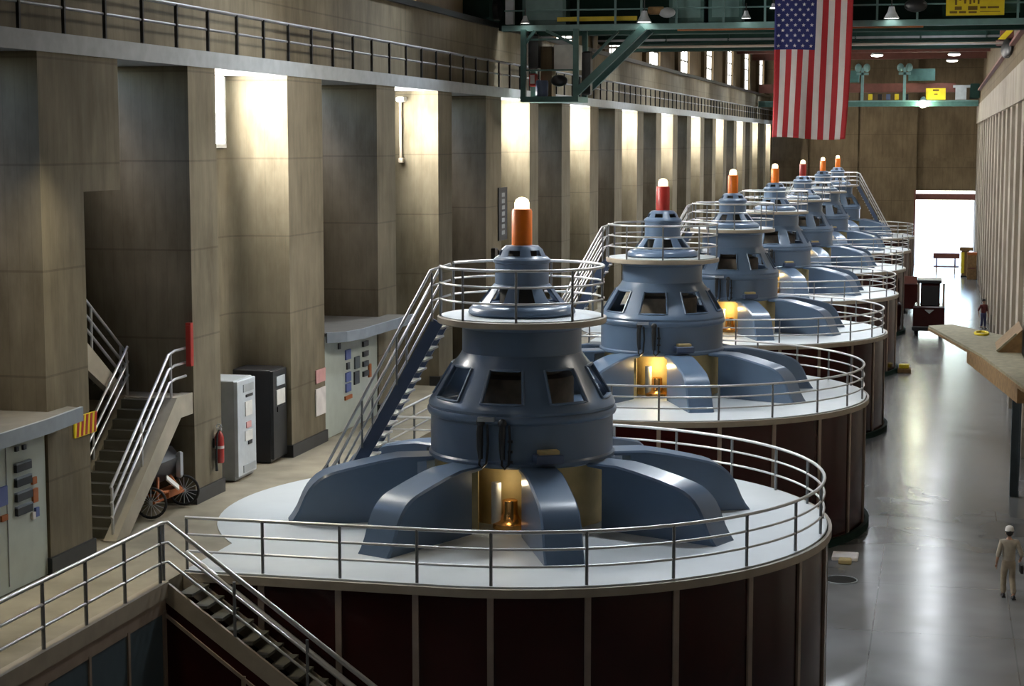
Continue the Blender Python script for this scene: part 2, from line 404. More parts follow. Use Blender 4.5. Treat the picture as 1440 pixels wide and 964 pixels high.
# end wall with the big doorway
DX0, DX1, DH = -2.2, 3.3, 6.95
mb = MB()
mb.box(-19, DX0, Y1, Y1 + .8, 0, ZC).box(DX1, 5, Y1, Y1 + .8, 0, ZC).box(DX0, DX1, Y1, Y1 + .8, DH, ZC)
mb.box(-3.3, DX0, Y1 - .35, Y1, 0, ZC).box(-8.1, -7.5, Y1 - .15, Y1, 0, ZC).box(-19, 3.4, Y1 - .12, Y1, 9.6, 9.9).box(-12.6, -12.0, Y1 - .3, Y1, 0, ZC)
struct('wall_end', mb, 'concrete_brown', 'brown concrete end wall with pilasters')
d = struct('door_1', MB().box(DX0 - .15, DX0, Y1 - .4, Y1 + .85, 0, DH + .1).box(DX1, DX1 + .1, Y1 - .4, Y1 + .85, 0, DH + .1).box(DX0, DX1, Y1 + .2, Y1 + .4, DH - .85, DH - .3), 'redbrown', 'tall end doorway open to bright daylight')
MB().box(DX0, DX1, Y1 + .1, Y1 + .5, DH - .3, DH - .05).build('lintel_bar', emit('white_lintel', (1, 1, 1), 1.2), d)  # white bar above the doorway, given its own glow
struct('ground_outside', MB().box(-60, 60, Y1 + .9, Y1 + 160, -.3, -.02), 'sun_ground', 'sunlit ground beyond the end doorway')
# ------------------------------------------------------------------ generators
ORD = ['nearest and largest in view', 'second in the row', 'third in the row', 'fourth in the row', 'fifth in the row', 'sixth in the row', 'farthest of the row, by the end wall']
CAPC = ['orange', 'dark red', 'orange', 'orange', 'red', 'orange', 'orange']
R = GR
SX = XE - GX                                # where the straight flanks meet the gallery edge (local x)
def u_path(r, n=40, xl=SX):
    return [(xl, -r)] + [(r * math.cos(-PI / 2 + PI * i / n), r * math.sin(-PI / 2 + PI * i / n)) for i in range(n + 1)] + [(xl, r)]
def make_base():
    t = thing('generator_base', '', 'generator base', (GX, GY, 0), 'round generator bases', world=False)
    MB().strip(u_path(R - .06), 0.2, 3.72, .08).build('wall_panel', 'maroon', t, 30)
    MB().strip(u_path(R + .05), 0, .22, .12).build('plinth', 'green_dark', t, 30)
    MB().strip(u_path(R + .03), 3.70, 3.85, .07).build('rim', 'rim', t, 30)
    th0 = math.acos(SX / R)                 # white coating: the U plus the rest of the circle on the gallery floor
    poly = [(SX, -R - .01)] + [((R + .01) * math.cos(-PI / 2 + PI * i / 48), (R + .01) * math.sin(-PI / 2 + PI * i / 48)) for i in range(49)] + [(SX, R + .01)]
    poly += [(R * math.cos(th0 + (2 * PI - 2 * th0) * i / 24), R * math.sin(th0 + (2 * PI - 2 * th0) * i / 24)) for i in range(25)]
    MB().prism(poly, 3.845, DZ).build('deck', 'deck', t, 30)
    s0 = None
    for x, y, a in STR:
        m = MB().box(-.03, .06, -.055, .055, .2, 3.72)
        if s0 is None: s0 = m.build('trim_strip', 'strip', t, 0); s0.location = (x, y, 0); s0.rotation_euler[2] = a
        else: put(s0, t, (x, y, 0), a)
    return t
ANG = [rad(a) for a in (-82, -66.5, -51.3, -35.6, -20.4, -5, 9, 23, 37.5, 52, 67, 82)]
STR = [(x, -R, -PI / 2) for x in (-3.26, -1.84, -.45)] + [(R * math.cos(a), R * math.sin(a), a) for a in ANG] + [(x, R, PI / 2) for x in (-.6, -2.0, -3.4)]
base0 = make_base()
def make_railing():
    t = thing('deck_railing', '', 'railing', (GX, GY, DZ), 'railings around the generator decks', world=False)
    r = R - .06
    path = [(x, y) for x, y in u_path(r, 48)]
    path = path + [(SX + .0, r + .35), (SX, GS - R - .2)]
    for nm, h, rr in (('top_rail', .93, .032), ('middle_rail', .63, .024), ('bottom_rail', .33, .024)):
        MB().tube([(x, y, h) for x, y in path], rr, 8).build(nm, 'rail', t, 60)
    p0 = MB().tube([(0, 0, 0), (0, 0, .93)], .03, 8).build('post', 'rail_dark', t, 60)
    pts = [(x, math.copysign(r, y)) for x, y, a in STR if abs(abs(y) - R) < 1e-6 and x < 0] + [(r * math.cos(a), r * math.sin(a)) for a in ANG] + [(SX, r), (SX, r + 2.2), (SX, r + 4.4), (SX + .02, -r)]
    p0.location = (pts[0][0], pts[0][1], 0)
    for x, y in pts[1:]: put(p0, t, (x, y, 0))
    return t
rail0 = make_railing()
def make_generator():
    t = thing('turbine_generator', '', 'generator', (GX, GY, DZ), 'slate blue turbine generators', world=False)
    Z = lambda *zs: [(r, z - DZ) for r, z in zs]
    # pit wall with an open hatch toward the front
    m = MB(); hood(m, Z((1.76, DZ), (1.76, 5.1), (1.76, 5.2)), {0}, 2, rad(16), rad(-90), .04, 8)
    m.build('pit_liner', 'cream', t, 30)
    # eight supporting arms
    prof = Z((2.17, 3.88), (2.17, 5.11), (1.84, 5.13), (1.8, 5.17), (2.5, 5.17), (2.9, 5.11), (3.3, 5.03), (3.6, 4.965), (3.85, 4.905), (4.0, 4.85), (4.13, 4.775), (4.24, 4.68), (4.33, 4.57), (4.41, 4.43), (4.47, 4.29), (4.53, 4.15), (4.62, 4.0), (4.71, 3.88))
    a0 = None
    for k in range(8):
        if a0 is None:
            bv = .035
            ins = [(r - bv if r > 2.2 else r, z - (bv if z > .1 else 0)) for r, z in prof]
            m = MB(); n = len(prof)
            rows = [[(r, y, z) for r, z in q] for y, q in ((-.37, ins), (-.335, prof), (.335, prof), (.37, ins))]
            m.add(sum(rows, []), [list(range(n)), list(range(3 * n, 4 * n))[::-1]] + [[j * n + i, j * n + (i + 1) % n, j * n + n + (i + 1) % n, j * n + n + i] for j in range(3) for i in range(n)])
            a0 = m.build('support_arm', 'blue', t, 32); a0.rotation_euler[2] = rad(22.5)
        else: put(a0, t, (0, 0, 0), rad(22.5 + 45 * k))
    MB().lathe(Z((1.55, 5.12), (1.84, 5.12), (1.88, 5.16), (1.88, 5.22), (1.84, 5.26), (1.84, 5.97), (1.89, 6.0), (1.91, 6.05), (1.91, 6.1), (1.88, 6.14), (1.8, 6.14)), 64).build('lower_housing', 'blue', t, 40)
    m = MB(); hood(m, Z((1.86, 6.13), (1.885, 6.2), (1.84, 6.3), (1.76, 6.37), (1.40, 6.97), (1.27, 7.12), (1.21, 7.22)), {3}, 8, rad(13), 0, .06, 5)
    h = m.build('window_hood', 'blue', t, 32)
    b = rad(13.6)                             # raised lip round each opening
    lo, hi = (1.785, 6.36 - DZ), (1.405, 6.975 - DZ)
    ring = [(lo[0] * math.cos(b * q / 4), lo[0] * math.sin(b * q / 4), lo[1]) for q in range(-4, 5)] + [(hi[0] * math.cos(b * q / 4), hi[0] * math.sin(b * q / 4), hi[1]) for q in range(4, -5, -1)]
    f = MB().tube(ring, .03, 6, True).build('window_frame', 'blue', h, 50)
    for k in range(1, 8): put(f, h, (0, 0, 0), k * PI / 4)
    MB().lathe(Z((1.05, 6.12), (1.05, 6.75), (.8, 6.8), (.8, 7.2)), 40).build('rotor', 'rotor', t, 40)
    MB().lathe(Z((1.9, 6.1), (1.15, 6.13), (1.0, 6.14), (0, 6.14)), 40).build('inner_floor', 'inside', t, 40)
    MB().lathe(Z((1.2, 7.18), (1.2, 7.7), (1.3, 7.76), (1.3, 7.8), (.5, 7.8)), 56).build('neck', 'blue', t, 40)
    MB().lathe(Z((.5, 7.8), (1.68, 7.8), (1.7, 7.82), (1.7, 7.92), (1.68, 7.93), (.5, 7.93)), 64).build('service_platform', 'rim', t, 30)
    MB().lathe(Z((.5, 7.932), (1.62, 7.932), (1.62, 7.95), (.5, 7.95)), 48).build('platform_mat', 'deck', t, 30)
    MB().lathe(Z((.86, 7.94), (1.02, 7.94), (1.08, 8.0), (1.06, 8.08), (.98, 8.15), (.84, 8.17), (.8, 8.17)), 48).build('base_ring', 'blue', t, 50)
    m = MB(); hood(m, Z((.90, 8.14), (.86, 8.2), (.62, 8.50), (.56, 8.57)), {1}, 8, rad(12), rad(20), .035, 4)
    m.build('vent_hood', 'blue', t, 32)
    MB().lathe(Z((.45, 8.14), (.45, 8.6)), 24).build('shaft_cover', 'inside', t, 40)
    MB().lathe(Z((.54, 8.56), (.54, 8.98), (.57, 9.0), (.57, 9.06), (.53, 9.1), (.5, 9.12)), 40).build('upper_drum', 'blue', t, 40)
    m = MB(); hood(m, Z((.52, 9.1), (.47, 9.14), (.42, 9.25), (.33, 9.33), (.2, 9.345)), {1}, 6, rad(16), rad(-98), .03, 4)
    m.build('cap', 'blue', t, 35)
    MB().lathe(Z((.3, 9.1), (.3, 9.3)), 20).build('cap_core', 'inside', t, 40)
    cyl = MB().lathe(Z((.205, 9.33), (.205, 10.02), (.185, 10.06), (.1, 10.06)), 24).build('top_cylinder', 'orange', t, 40)
    cyl.material_slots[0].link = 'OBJECT'; cyl.material_slots[0].material = M['orange']
    l = MB().lathe(Z((.15, 10.05), (.15, 10.18), (.125, 10.25), (.06, 10.29), (0, 10.30)), 20).build('top_lamp', 'lamp', t, 50)
    # railing round the service platform
    pr = bpy.data.objects.new('platform_railing', None); C.objects.link(pr); pr.parent = t; pr['label'] = 'bright round tube railing on the service platform'
    for nm, hh, rr in (('top_rail', .98, .03), ('middle_rail', .66, .022), ('bottom_rail', .34, .022)):
        MB().tube(circle(1.64, 7.95 - DZ + hh, 48, rad(198), rad(198 + 324)), rr, 8).build(nm, 'rail', pr, 60)
    p0 = MB().tube([(0, 0, 0), (0, 0, .98)], .026, 8).build('post', 'rail_dark', pr, 60)
    for k in range(9):
        a = rad(198 + 40.5 * k); loc = (1.64 * math.cos(a), 1.64 * math.sin(a), 7.93 - DZ)
        if k == 0: p0.location = loc
        else: put(p0, pr, loc)
    # two cable heads and a name box on the housing
    for i, a in enumerate((-101, -88)):
        a = rad(a); cx, cy = 1.96 * math.cos(a), 1.96 * math.sin(a)
        m = MB().tube([(cx, cy, 2.2), (cx * 1.02, cy * 1.02, 1.95), (cx * 1.02, cy * 1.02, 1.65), (cx, cy, 1.45)], [.05, .07, .06, .05], 8)
        m.tube([(cx, cy, 1.5), (cx * 1.04, cy * 1.04, 1.35), (cx * 1.04 + .06, cy * 1.04, 1.28), (cx * 1.02 + .13, cy * 1.02, 1.36), (cx + .15, cy, 1.75), (cx + .13, cy, 2.12)], .025, 6)
        m.sphere((cx, cy, 2.15), .09, 6)
        m.box(cx - .05, cx + .05, cy - .06, cy + .02, 1.70, 1.84)
        m.build('cable_head', 'dark_metal', t, 50)
    MB().box(-.62, -.30, -1.98, -1.88, 2.18, 2.26).xform(Matrix.Rotation(rad(6), 4, 'Z')).build('bright_bracket', 'steel', t, 0)
    a = rad(-62); m = MB().box(1.82, 2.12, -.27, .27, 1.37, 1.55, .02).xform(Matrix.Rotation(a, 4, 'Z')); m.build('junction_box', 'blue_dark', t, 0)
    MB().box(1.86, 2.06, -.2, .2, 1.55, 1.63, .01).xform(Matrix.Rotation(a, 4, 'Z')).build('plate', 'cream', t, 0)
    m = MB()
    for k in range(3): m.box(1.835, 1.87, -.05, .05, 1.36 + .2 * k, 1.41 + .2 * k)
    m.xform(Matrix.Rotation(rad(-84), 4, 'Z')).build('bolt_plates', 'dark_metal', t, 0)
    # lit copper machinery visible through the hatch
    MB().lathe([(.34, 0), (.34, .1), (.2, .16), (.15, .3), (.15, .54), (.12, .56), (0, .56)], 24, (.10, -1.45, .02)).build('copper_valve', 'copper', t, 50)
    MB().lathe([(.1, .1), (.1, .92), (0, .92)], 16, (-.16, -1.52, 0)).build('white_pipe', 'white_paint', t, 50)
    MB().lathe([(1.2, 0), (1.2, 1.3)], 40).build('main_shaft', 'cream', t, 50)
    return t
gen0 = make_generator()
def make_stair(ang=180, mirror=False):
    t = thing('access_stair', '', 'stair', (GX, GY, DZ), 'steep stairs up to the generator platforms', world=False)
    w, rt, rb, H = .34, 1.66, 3.88, 4.03
    fr = MB()
    for s in (-1, 1): MB().beam((-rt, s * w, H - .1), (-rb, s * w, .0), .05, .24, (0, 0, 1)).build('stringer', 'blue_dark', t, 0)
    n = 18; dx, dz = (rb - rt) / n, H / n
    s0 = MB().box(-.10, .17, -w, w, -.04, .0).build('tread', 'white_paint', t, 0)
    s0.location = (-rt - .6 * dx, 0, H - dz)
    for k in range(2, n): put(s0, t, (-rt - (k - .4) * dx, 0, H - k * dz))
    for s in (-1, 1):
        h = bpy.data.objects.new('handrail', None); C.objects.link(h); h.parent = t
        for nm, q, rr in (('top_rail', .98, .03), ('middle_rail', .66, .022), ('bottom_rail', .36, .022)):
            y = s * (w + .06)
            MB().tube([(-rt + .1, y, H + q + .02), (-rt - .12, y, H + q - .05), (-rb - .12, y, q - .05), (-rb - .3, y, q - .3)], rr, 8).build(nm, 'rail', h, 60)
        for k in range(4):
            f = k / 3.; x = -rt - .1 - (rb - rt) * f; z = (H - .1) * (1 - f)
            MB().tube([(x, s * (w + .06), z), (x, s * (w + .06), z + .98)], .024, 8).build('post', 'rail_dark', h, 60)
    return t
stair0 = make_stair()
sets = []
for k in range(NG):
    g = [o if k == 0 else copy_tree(o) for o in (base0, rail0, gen0, stair0)]
    for o in g: o.location.y = GY + GS * k
    sets.append(g)
    b, r_, ge, st = g
    where = ORD[k]
    pos = ['', 'second', 'third', 'fourth', 'fifth', 'sixth', 'seventh'][k]
    ge['label'] = ('slate blue turbine generator with %s top cylinder, ' % CAPC[k]) + where
    near = 'nearest' if k == 0 else pos
    b['label'] = 'round dark red generator base with white deck, ' + where
    r_['label'] = 'three-bar metal railing around the white deck, ' + where
    st['label'] = ('steep blue stair with bright handrails up the %s generator' % near) if k < 6 else 'steep stair on the right of the farthest generator'
    for ch in ge.children:
        if ch.name.startswith('top_cylinder'):
            ch.material_slots[0].material = M['red'] if 'red' in CAPC[k] else M['orange']; ch['label'] = CAPC[k] + ' top cylinder'
        if ch.name.startswith('top_lamp'): ch['label'] = 'glowing lamp on top'
for g in sets: g[3].rotation_euler[2] = rad(2)
sets[6][3].rotation_euler[2] = PI
for ch in sets[6][2].children:
    if ch.name.startswith('platform_railing'): ch.rotation_euler[2] = PI
# ------------------------------------------------------------------ near left: platform edge, railing and stair down
SYA, SYB, SX0, SL = 28.26, 29.10, XE, .71        # stair strip in y, top edge x, slope
LX = SX0 + DZ / SL
struct('wall_platform', MB().box(XE, XE + .03, Y0, SYA, .3, 3.36).mat(1).box(XE, XE + .05, Y0, SYA, 3.36, DZ - .25).mat(2).box(XE - .1, XE + .1, Y0, SYA + .02, DZ - .25, DZ + .02).mat(1)
       .box(XE, XE + .06, 28.12, 28.26, 0, 3.4).box(XE, XE + .06, 26.72, 26.8, .3, 3.4).box(XE, XE + .06, 25.32, 25.4, .3, 3.4).box(XE, XE + .06, 23.9, 23.98, .3, 3.4).box(XE, XE + .06, 22.5, 22.58, .3, 3.4), ['bluegrey', 'strip', 'rim'], 'blue-grey panelled front of the gallery platform')
st = thing('descending_stair', 'metal stair down from the gallery platform to the floor, beside the nearest base', 'stair', (LX, SYA + .4, 0))
for y in (SYA, SYB): MB().beam((SX0 + .02, y, DZ - .14), (LX - .2, y, .0), .06, .3).build('stringer', 'rim', st, 0)
n = 20; s0 = None
for k in range(1, n):
    x = SX0 + (LX - SX0) * k / n; z = DZ - DZ * k / n
    if s0 is None: s0 = MB().box(-.02, .24, SYA + .03 - SYA, SYB - .03 - SYA, -.05, 0).build('tread', 'tread', st, 0, (0, 0, 0)); s0.location = (x - LX, -.4, z)
    else: put(s0, st, (x - LX, -.4, z))
MB().extrude([(SX0, SYA - .02, 0), (LX - .3, SYA - .02, 0), (SX0 + .02, SYA - .02, DZ - .2)], (0, .05, 0)).build('side_panel', 'maroon', st, 0)
m = MB().beam((SX0 + .02, SYA - .03, 3.34), (LX - .9, SYA - .03, 0), .05, .055)
x = SX0 + 1.42
m.box(x, x + .07, SYA - .05, SYA, 0, 3.34 - SL * (x - SX0))
m.box(x + 1.5, x + 1.57, SYA - .05, SYA, 0, 3.34 - SL * (x + 1.5 - SX0))
m.build('panel_trim', 'strip', st, 0)
h = MB().tube([(SX0 + .05, SYB, DZ + .0 + .33), (LX, SYB, .3)], .06, 10).build('inner_handrail', 'rail', st, 60)
MB().tube([(SX0 + .05, SYB, DZ + .6), (LX, SYB, .6)], .03, 8).build('inner_handrail', 'rail', st, 60)
t = thing('platform_railing', 'three-bar railing along the gallery platform edge and down its stair', 'railing', (XE, SYA, DZ))
for nm, q, rr in (('top_rail', 1.05, .035), ('middle_rail', .70, .026), ('bottom_rail', .36, .026)):
    MB().tube([(XE + .02, 14, DZ + q), (XE + .02, SYA - .15, DZ + q), (XE + .1, SYA, DZ + q), (LX + .2, SYA, q - SL * .1)], rr, 8).build(nm, 'rail', t, 60)
for y in (28.1, 26.72, 25.34, 23.95, 22.57, 21.2, 19.8):
    MB().tube([(XE + .02, y, DZ), (XE + .02, y, DZ + 1.05)], .032, 8).build('post', 'rail_dark', t, 60)
MB().tube([(XE - .02, SYA + .05, DZ), (XE - .02, SYA + .05, DZ + 1.05)], .04, 8).build('post', 'rail_dark', t, 60)
for x in (SX0 + 1.3, SX0 + 2.6, SX0 + 3.9):
    z = DZ - SL * (x - SX0); MB().tube([(x, SYA, z - .1), (x, SYA, z + 1.0)], .03, 8).build('post', 'rail_dark', t, 60)
# ------------------------------------------------------------------ concrete stair in the dark bay
A0, A1, ZL = 31.05, 33.95, 6.2                     # foot, landing start, landing level
sl = (ZL - DZ) / (A1 - A0)
t = thing('concrete_stair', 'concrete dog-leg stair with landing in the dark bay by the pillars', 'stair', (-15.7, 32.3, DZ))
m = MB(); n = 13
for k in range(n):
    y = A0 + .2 + (A1 - A0 - .2) * k / n; m.box(-16.16, -15.3, y, y + .24, DZ + (ZL - DZ) * k / n - .1, DZ + (ZL - DZ) * (k + 1) / n - .02)
m.build('steps', 'tread', t, 0)
MB().extrude([(-15.28, A0 - .05, DZ), (-15.28, A1, ZL + .02), (-15.28, 34.74, ZL + .02), (-15.28, 34.74, ZL - .42), (-15.28, A1 + .18, ZL - .42), (-15.28, A0 + .55, DZ)], (.26, 0, 0)).build('parapet', 'stair_concrete', t, 0)
MB().extrude([(-16.3, A0 - .05, DZ), (-16.3, A1, ZL + .02), (-16.3, A1 + .2, ZL - .4), (-16.3, A0 + .5, DZ)], (.14, 0, 0)).build('inner_parapet', 'stair_concrete', t, 0)
MB().box(-17.9, -15.3, A1, 34.74, ZL - .3, ZL).build('landing', 'stair_concrete', t, 0)
m = MB(); n = 14
for k in range(n):
    y = 34.3 - 4.0 * k / n; m.box(-17.8, -16.48, y - .29, y, ZL + 2.8 * k / n - .25, ZL + 2.8 * (k + 1) / n)
m.build('upper_steps', 'tread', t, 0)
MB().extrude([(-16.48, 34.4, ZL - .3), (-16.48, 34.4, ZL + .02), (-16.48, 30.2, ZL + 2.96), (-16.48, 30.2, ZL + 2.1)], (.16, 0, 0)).build('upper_parapet', 'stair_concrete', t, 0)
def stair_rail(label, pts, posts, offs=(.9, .6, .32)):
    t = thing('stair_railing', label, 'railing', tuple(pts[0]), 'railings of the concrete stair')
    for nm, q in zip(('top_rail', 'middle_rail', 'bottom_rail'), offs): MB().tube([(x, y, z + q) for x, y, z in pts], .03, 8).build(nm, 'rail', t, 60)
    for x, y, z in posts: MB().tube([(x, y, z - .05), (x, y, z + offs[0])], .03, 8).build('post', 'rail', t, 60)
def onf(y): return DZ + (y - A0) * sl
stair_rail('bright railing on the outer parapet of the concrete stair', [(-15.15, A0 + .05, DZ + .1), (-15.15, A1 - .1, ZL), (-15.15, A1 + .2, ZL + .05), (-15.15, 34.7, ZL + .05)],
           [(-15.15, A0 + .1, DZ + .1), (-15.15, 32.5, onf(32.5)), (-15.15, A1, ZL)])
stair_rail('bright railing on the inner side of the concrete stair lower flight', [(-16.23, A0 + .2, onf(A0 + .2)), (-16.23, A1 + .3, ZL + .1)], [(-16.23, 32.6, onf(32.6)), (-16.23, A1 + .25, ZL)])
stair_rail('bright railing of the upper stair flight running behind the pillar', [(-16.36, 34.35, ZL + .02), (-16.36, 30.3, ZL + 2.87)], [(-16.36, 34.2, ZL + .1), (-16.36, 32.9, ZL + 1.02)])
# ------------------------------------------------------------------ control booths
def gauge(mb, y, z, w, h, x=-15.03, d=.05): mb.box(x - .02, x + d, y - w / 2, y + w / 2, z - h / 2, z + h / 2)
t = thing('control_booth', 'grey-green control booth with gauges at the left edge, below the platform railing', 'control booth', (-15.1, 25, DZ))
MB().box(-17.6, -15.04, 18, 28.36, DZ, 6.66).build('cabinet', 'booth', t, 0)
MB().prism([(-17.8, 17.8), (-14.62, 17.8), (-14.62, 27.6), (-14.72, 29.0), (-14.97, 29.1), (-14.97, 28.38), (-17.8, 28.38)], 6.68, 6.74).build('roof', 'booth_roof', t, 0)
MB().strip([(-14.60, 17.8), (-14.60, 27.6), (-14.70, 29.05)], 6.5, 6.75, .06).build('fascia', 'fascia', t, 30)
m = MB()
for y in (26.2, 27.0): m.box(-15.05, -15.025, y - .01, y + .01, DZ + .1, 6.5)
m.build('door_seam', 'grey', t, 0)
for z in (5.93, 5.68, 5.43, 5.19):
    g = MB(); gauge(g, 27.52, z, .52, .13); g.build('meter', 'dark_metal', t, 0)
    g = MB(); gauge(g, 27.52, z + .075, .52, .03); g.build('meter_trim', 'fascia', t, 0)
for y, z, w, h, c, nm in ((27.93, 5.36, .17, .24, 'rust', 'warning_tag'), (27.91, 5.62, .15, .12, 'rust', 'warning_tag'), (27.98, 5.06, .12, .16, 'blue_print', 'data_plate'), (27.86, 5.02, .1, .12, 'paper', 'data_plate'),
                          (26.82, 5.55, .3, .32, 'blue_print', 'data_plate'), (26.86, 5.18, .2, .1, 'rust', 'warning_tag'), (27.35, 6.26, .1, .08, 'dark_metal', 'switch'), (27.6, 6.25, .1, .08, 'dark_metal', 'switch')):
    g = MB(); gauge(g, y, z, w, h, d=.03); g.build(nm, c, t, 0)
t = thing('warning_sign', 'small red and yellow striped sign on the pillar beside the left booth', 'sign', (-15, 29.8, 6.1))
MB().box(-14.99, -14.96, 29.35, 30.2, 6.12, 6.5).build('board', 'yellow', t, 0)
m = MB()
for k in range(5): m.extrude([(-14.962, 29.4 + .17 * k, 6.13), (-14.962, 29.48 + .17 * k, 6.13), (-14.962, 29.54 + .17 * k, 6.49), (-14.962, 29.46 + .17 * k, 6.49)], (.008, 0, 0))
m.build('stripes', 'red', t, 0)
t = thing('control_booth', 'grey-green control booth with gauges between two pillars, behind the nearest generator stair', 'control booth', (-15.1, 45.3, DZ))
MB().box(-17.6, -15.04, 43.02, 47.48, DZ, 6.5).build('cabinet', 'booth', t, 0)
MB().prism([(-17.6, 43.02), (-14.98, 43.02), (-14.6, 43.4), (-14.42, 44.2), (-14.3, 48.3), (-14.98, 48.3), (-14.98, 47.48), (-17.6, 47.48)], 6.52, 6.6).build('roof', 'booth_roof', t, 0)
MB().strip([(-14.96, 43.0), (-14.58, 43.4), (-14.40, 44.2), (-14.28, 48.35)], 6.36, 6.62, .06).build('fascia', 'fascia', t, 30)
for k in range(4):
    g = MB(); gauge(g, 46.35, 5.98 - .27 * k, .42, .14); g.build('meter', 'dark_metal', t, 0)
for y, z, w, h, c, nm in ((44.9, 5.85, .4, .26, 'blue_print', 'data_plate'), (44.9, 5.55, .22, .18, 'dark_metal', 'switch'), (44.9, 5.26, .4, .24, 'blue_print', 'data_plate'), (44.9, 4.98, .4, .22, 'blue_print', 'data_plate'),
                          (44.9, 4.72, .55, .1, 'rust', 'warning_tag'), (45.65, 5.55, .4, .32, 'bluegrey', 'data_plate'), (45.6, 5.15, .4, .34, 'dark_metal', 'dial'), (46.75, 5.2, .2, .36, 'rust', 'warning_tag'), (44.2, 6.15, .16, .16, 'dark_metal', 'switch')):
    g = MB(); gauge(g, y, z, w, h, d=.03); g.build(nm, c, t, 0)
t = thing('notice', 'white and pink notices on the pillar by the second booth', 'notice', (-15, 42.6, 5.2))
MB().box(-14.99, -14.965, 42.25, 42.95, 5.42, 5.75).build('upper_sheet', 'pink', t, 0)
MB().box(-14.99, -14.965, 42.22, 42.95, 4.6, 5.28).build('lower_sheet', 'paper', t, 0)
# ------------------------------------------------------------------ fire fittings
t = thing('fire_extinguisher', 'red fire extinguisher hanging on the concrete pillar by the stair', 'fire extinguisher', (-14.88, 35.75, 4.5))
MB().lathe([(.0, 0), (.09, .01), (.1, .06), (.1, .56), (.07, .64), (.035, .68), (.035, .72), (0, .72)], 20, (-14.88, 35.78, 4.56)).build('cylinder', 'red', t, 50)
MB().lathe([(.103, .32), (.103, .38)], 20, (-14.88, 35.78, 4.56)).build('label_band', 'paper', t, 50)
m = MB().box(-14.93, -14.83, 35.74, 35.82, 5.26, 5.32).beam((-14.88, 35.78, 5.31), (-14.8, 35.66, 5.38), .03, .02); m.tube([(-14.88 + .06 * math.cos(a * PI / 6), 35.78, 5.34 + .06 * math.sin(a * PI / 6)) for a in range(0, 7)], .012, 6)
m.build('valve_handle', 'steel', t, 0)
MB().tube([(-14.86, 35.72, 5.28), (-14.85, 35.6, 5.2), (-14.86, 35.58, 4.95), (-14.88, 35.6, 4.6), (-14.88, 35.62, 4.42)], [.018, .02, .022, .03, .035], 8).build('hose', 'rubber', t, 60)
MB().box(-15, -14.96, 35.7, 35.86, 4.9, 5.1).build('bracket', 'dark_metal', t, 0)
t = thing('hose_cabinet', 'narrow red fire cabinet on the pillar side above the stair landing', 'fire cabinet', (-15.1, 34.7, 6.8))
MB().box(-15.1, -14.99, 34.62, 34.76, 6.78, 7.68).build('box', 'red', t, 0)
MB().box(-15.09, -15.0, 34.605, 34.625, 6.83, 7.63).build('door', 'red', t, 0)
# ------------------------------------------------------------------ two vending machines
def vend(label, y0, y1, x0, x1, h, c0, c1, dark):
    t = thing('vending_machine', label, 'vending machine', ((x0 + x1) / 2, (y0 + y1) / 2, DZ))
    MB().box(x0, x1 - .08, y0, y1, DZ, DZ + h, .02).build('cabinet', c0, t, 0)
    MB().box(x1 - .08, x1, y0 + .01, y1 - .01, DZ + .08, DZ + h - .02, .015).build('front_panel', c1, t, 0)
    x = x1 - .01
    for nm, ya, yb, za, zb, c in dark: MB().box(x, x + .03, y0 + ya, y0 + yb, DZ + za, DZ + zb).build(nm, c, t, 0)
vend('tall pale grey vending machine against the wall behind the pillar', 37.25, 38.35, -16.0, -15.05, 2.25, 'grey', 'grey_light',
     [('display', .35, .95, 1.95, 2.12, 'grey'), ('slot', .5, .9, 1.82, 1.88, 'black'), ('sticker', .45, .85, 1.4, 1.72, 'white_paint'), ('sticker', .5, .78, 1.12, 1.26, 'pink'), ('sticker', .42, .85, .84, 1.06, 'white_paint'), ('coin_slot', .6, .82, .74, .82, 'black'), ('grille', .3, 1.0, .14, .3, 'grey')])
vend('tall black vending machine beside the pale grey one', 39.6, 40.5, -16.1, -15.1, 2.2, 'black', 'dark_metal',
     [('display', .2, .75, 1.8, 2.02, 'grey_light'), ('window', .2, .75, 1.35, 1.7, 'white_paint'), ('slot', .25, .7, 1.18, 1.3, 'black')])
# ------------------------------------------------------------------ tricycle parked under the stair
t = thing('cargo_tricycle', 'cargo tricycle with black hood and orange frame parked under the concrete stair', 'tricycle', (-15.50, 33.90, DZ))
def wheel(cx, cy, r, rot):
    m = MB(); m.tube([(r * math.cos(2 * PI * i / 24), 0, r * math.sin(2 * PI * i / 24)) for i in range(24)], .028, 8, True)
    Mx = Matrix.Translation((cx, cy, DZ + r + .03)) @ Matrix.Rotation(rot, 4, 'Z'); m.xform(Mx); w = m.build('wheel', 'rubber', t, 60)
    m = MB()
    for k in range(8):
        a = PI * k / 8; m.tube([(-r * math.cos(a), 0, -r * math.sin(a)), (r * math.cos(a), 0, r * math.sin(a))], .007, 4)
    m.tube([(0, -.05, 0), (0, .05, 0)], .035, 8); m.xform(Mx); m.build('spokes', 'steel', w, 60)
wheel(-15.13, 34.45, .30, .25); wheel(-15.23, 33.05, .30, .25); wheel(-16.38, 33.80, .27, .25)
m = MB().extrude([(-15.33, 33.40, DZ + .62), (-15.73, 33.40, DZ + .62), (-16.03, 33.40, DZ + .8), (-15.98, 33.40, DZ + 1.12), (-15.73, 33.40, DZ + 1.28), (-15.38, 33.40, DZ + 1.25), (-15.20, 33.40, DZ + 1.05)], (0, 1.05, 0))
m.build('hood', 'black', t, 30)
MB().box(-15.24, -15.14, 34.32, 34.46, DZ + .6, DZ + 1.15, .03).build('mirror', 'steel', t, 0)
MB().beam((-15.20, 33.75, DZ + .72), (-14.98, 33.85, DZ + .5), .5, .03).build('seat_panel', 'white_paint', t, 0)
m = MB()
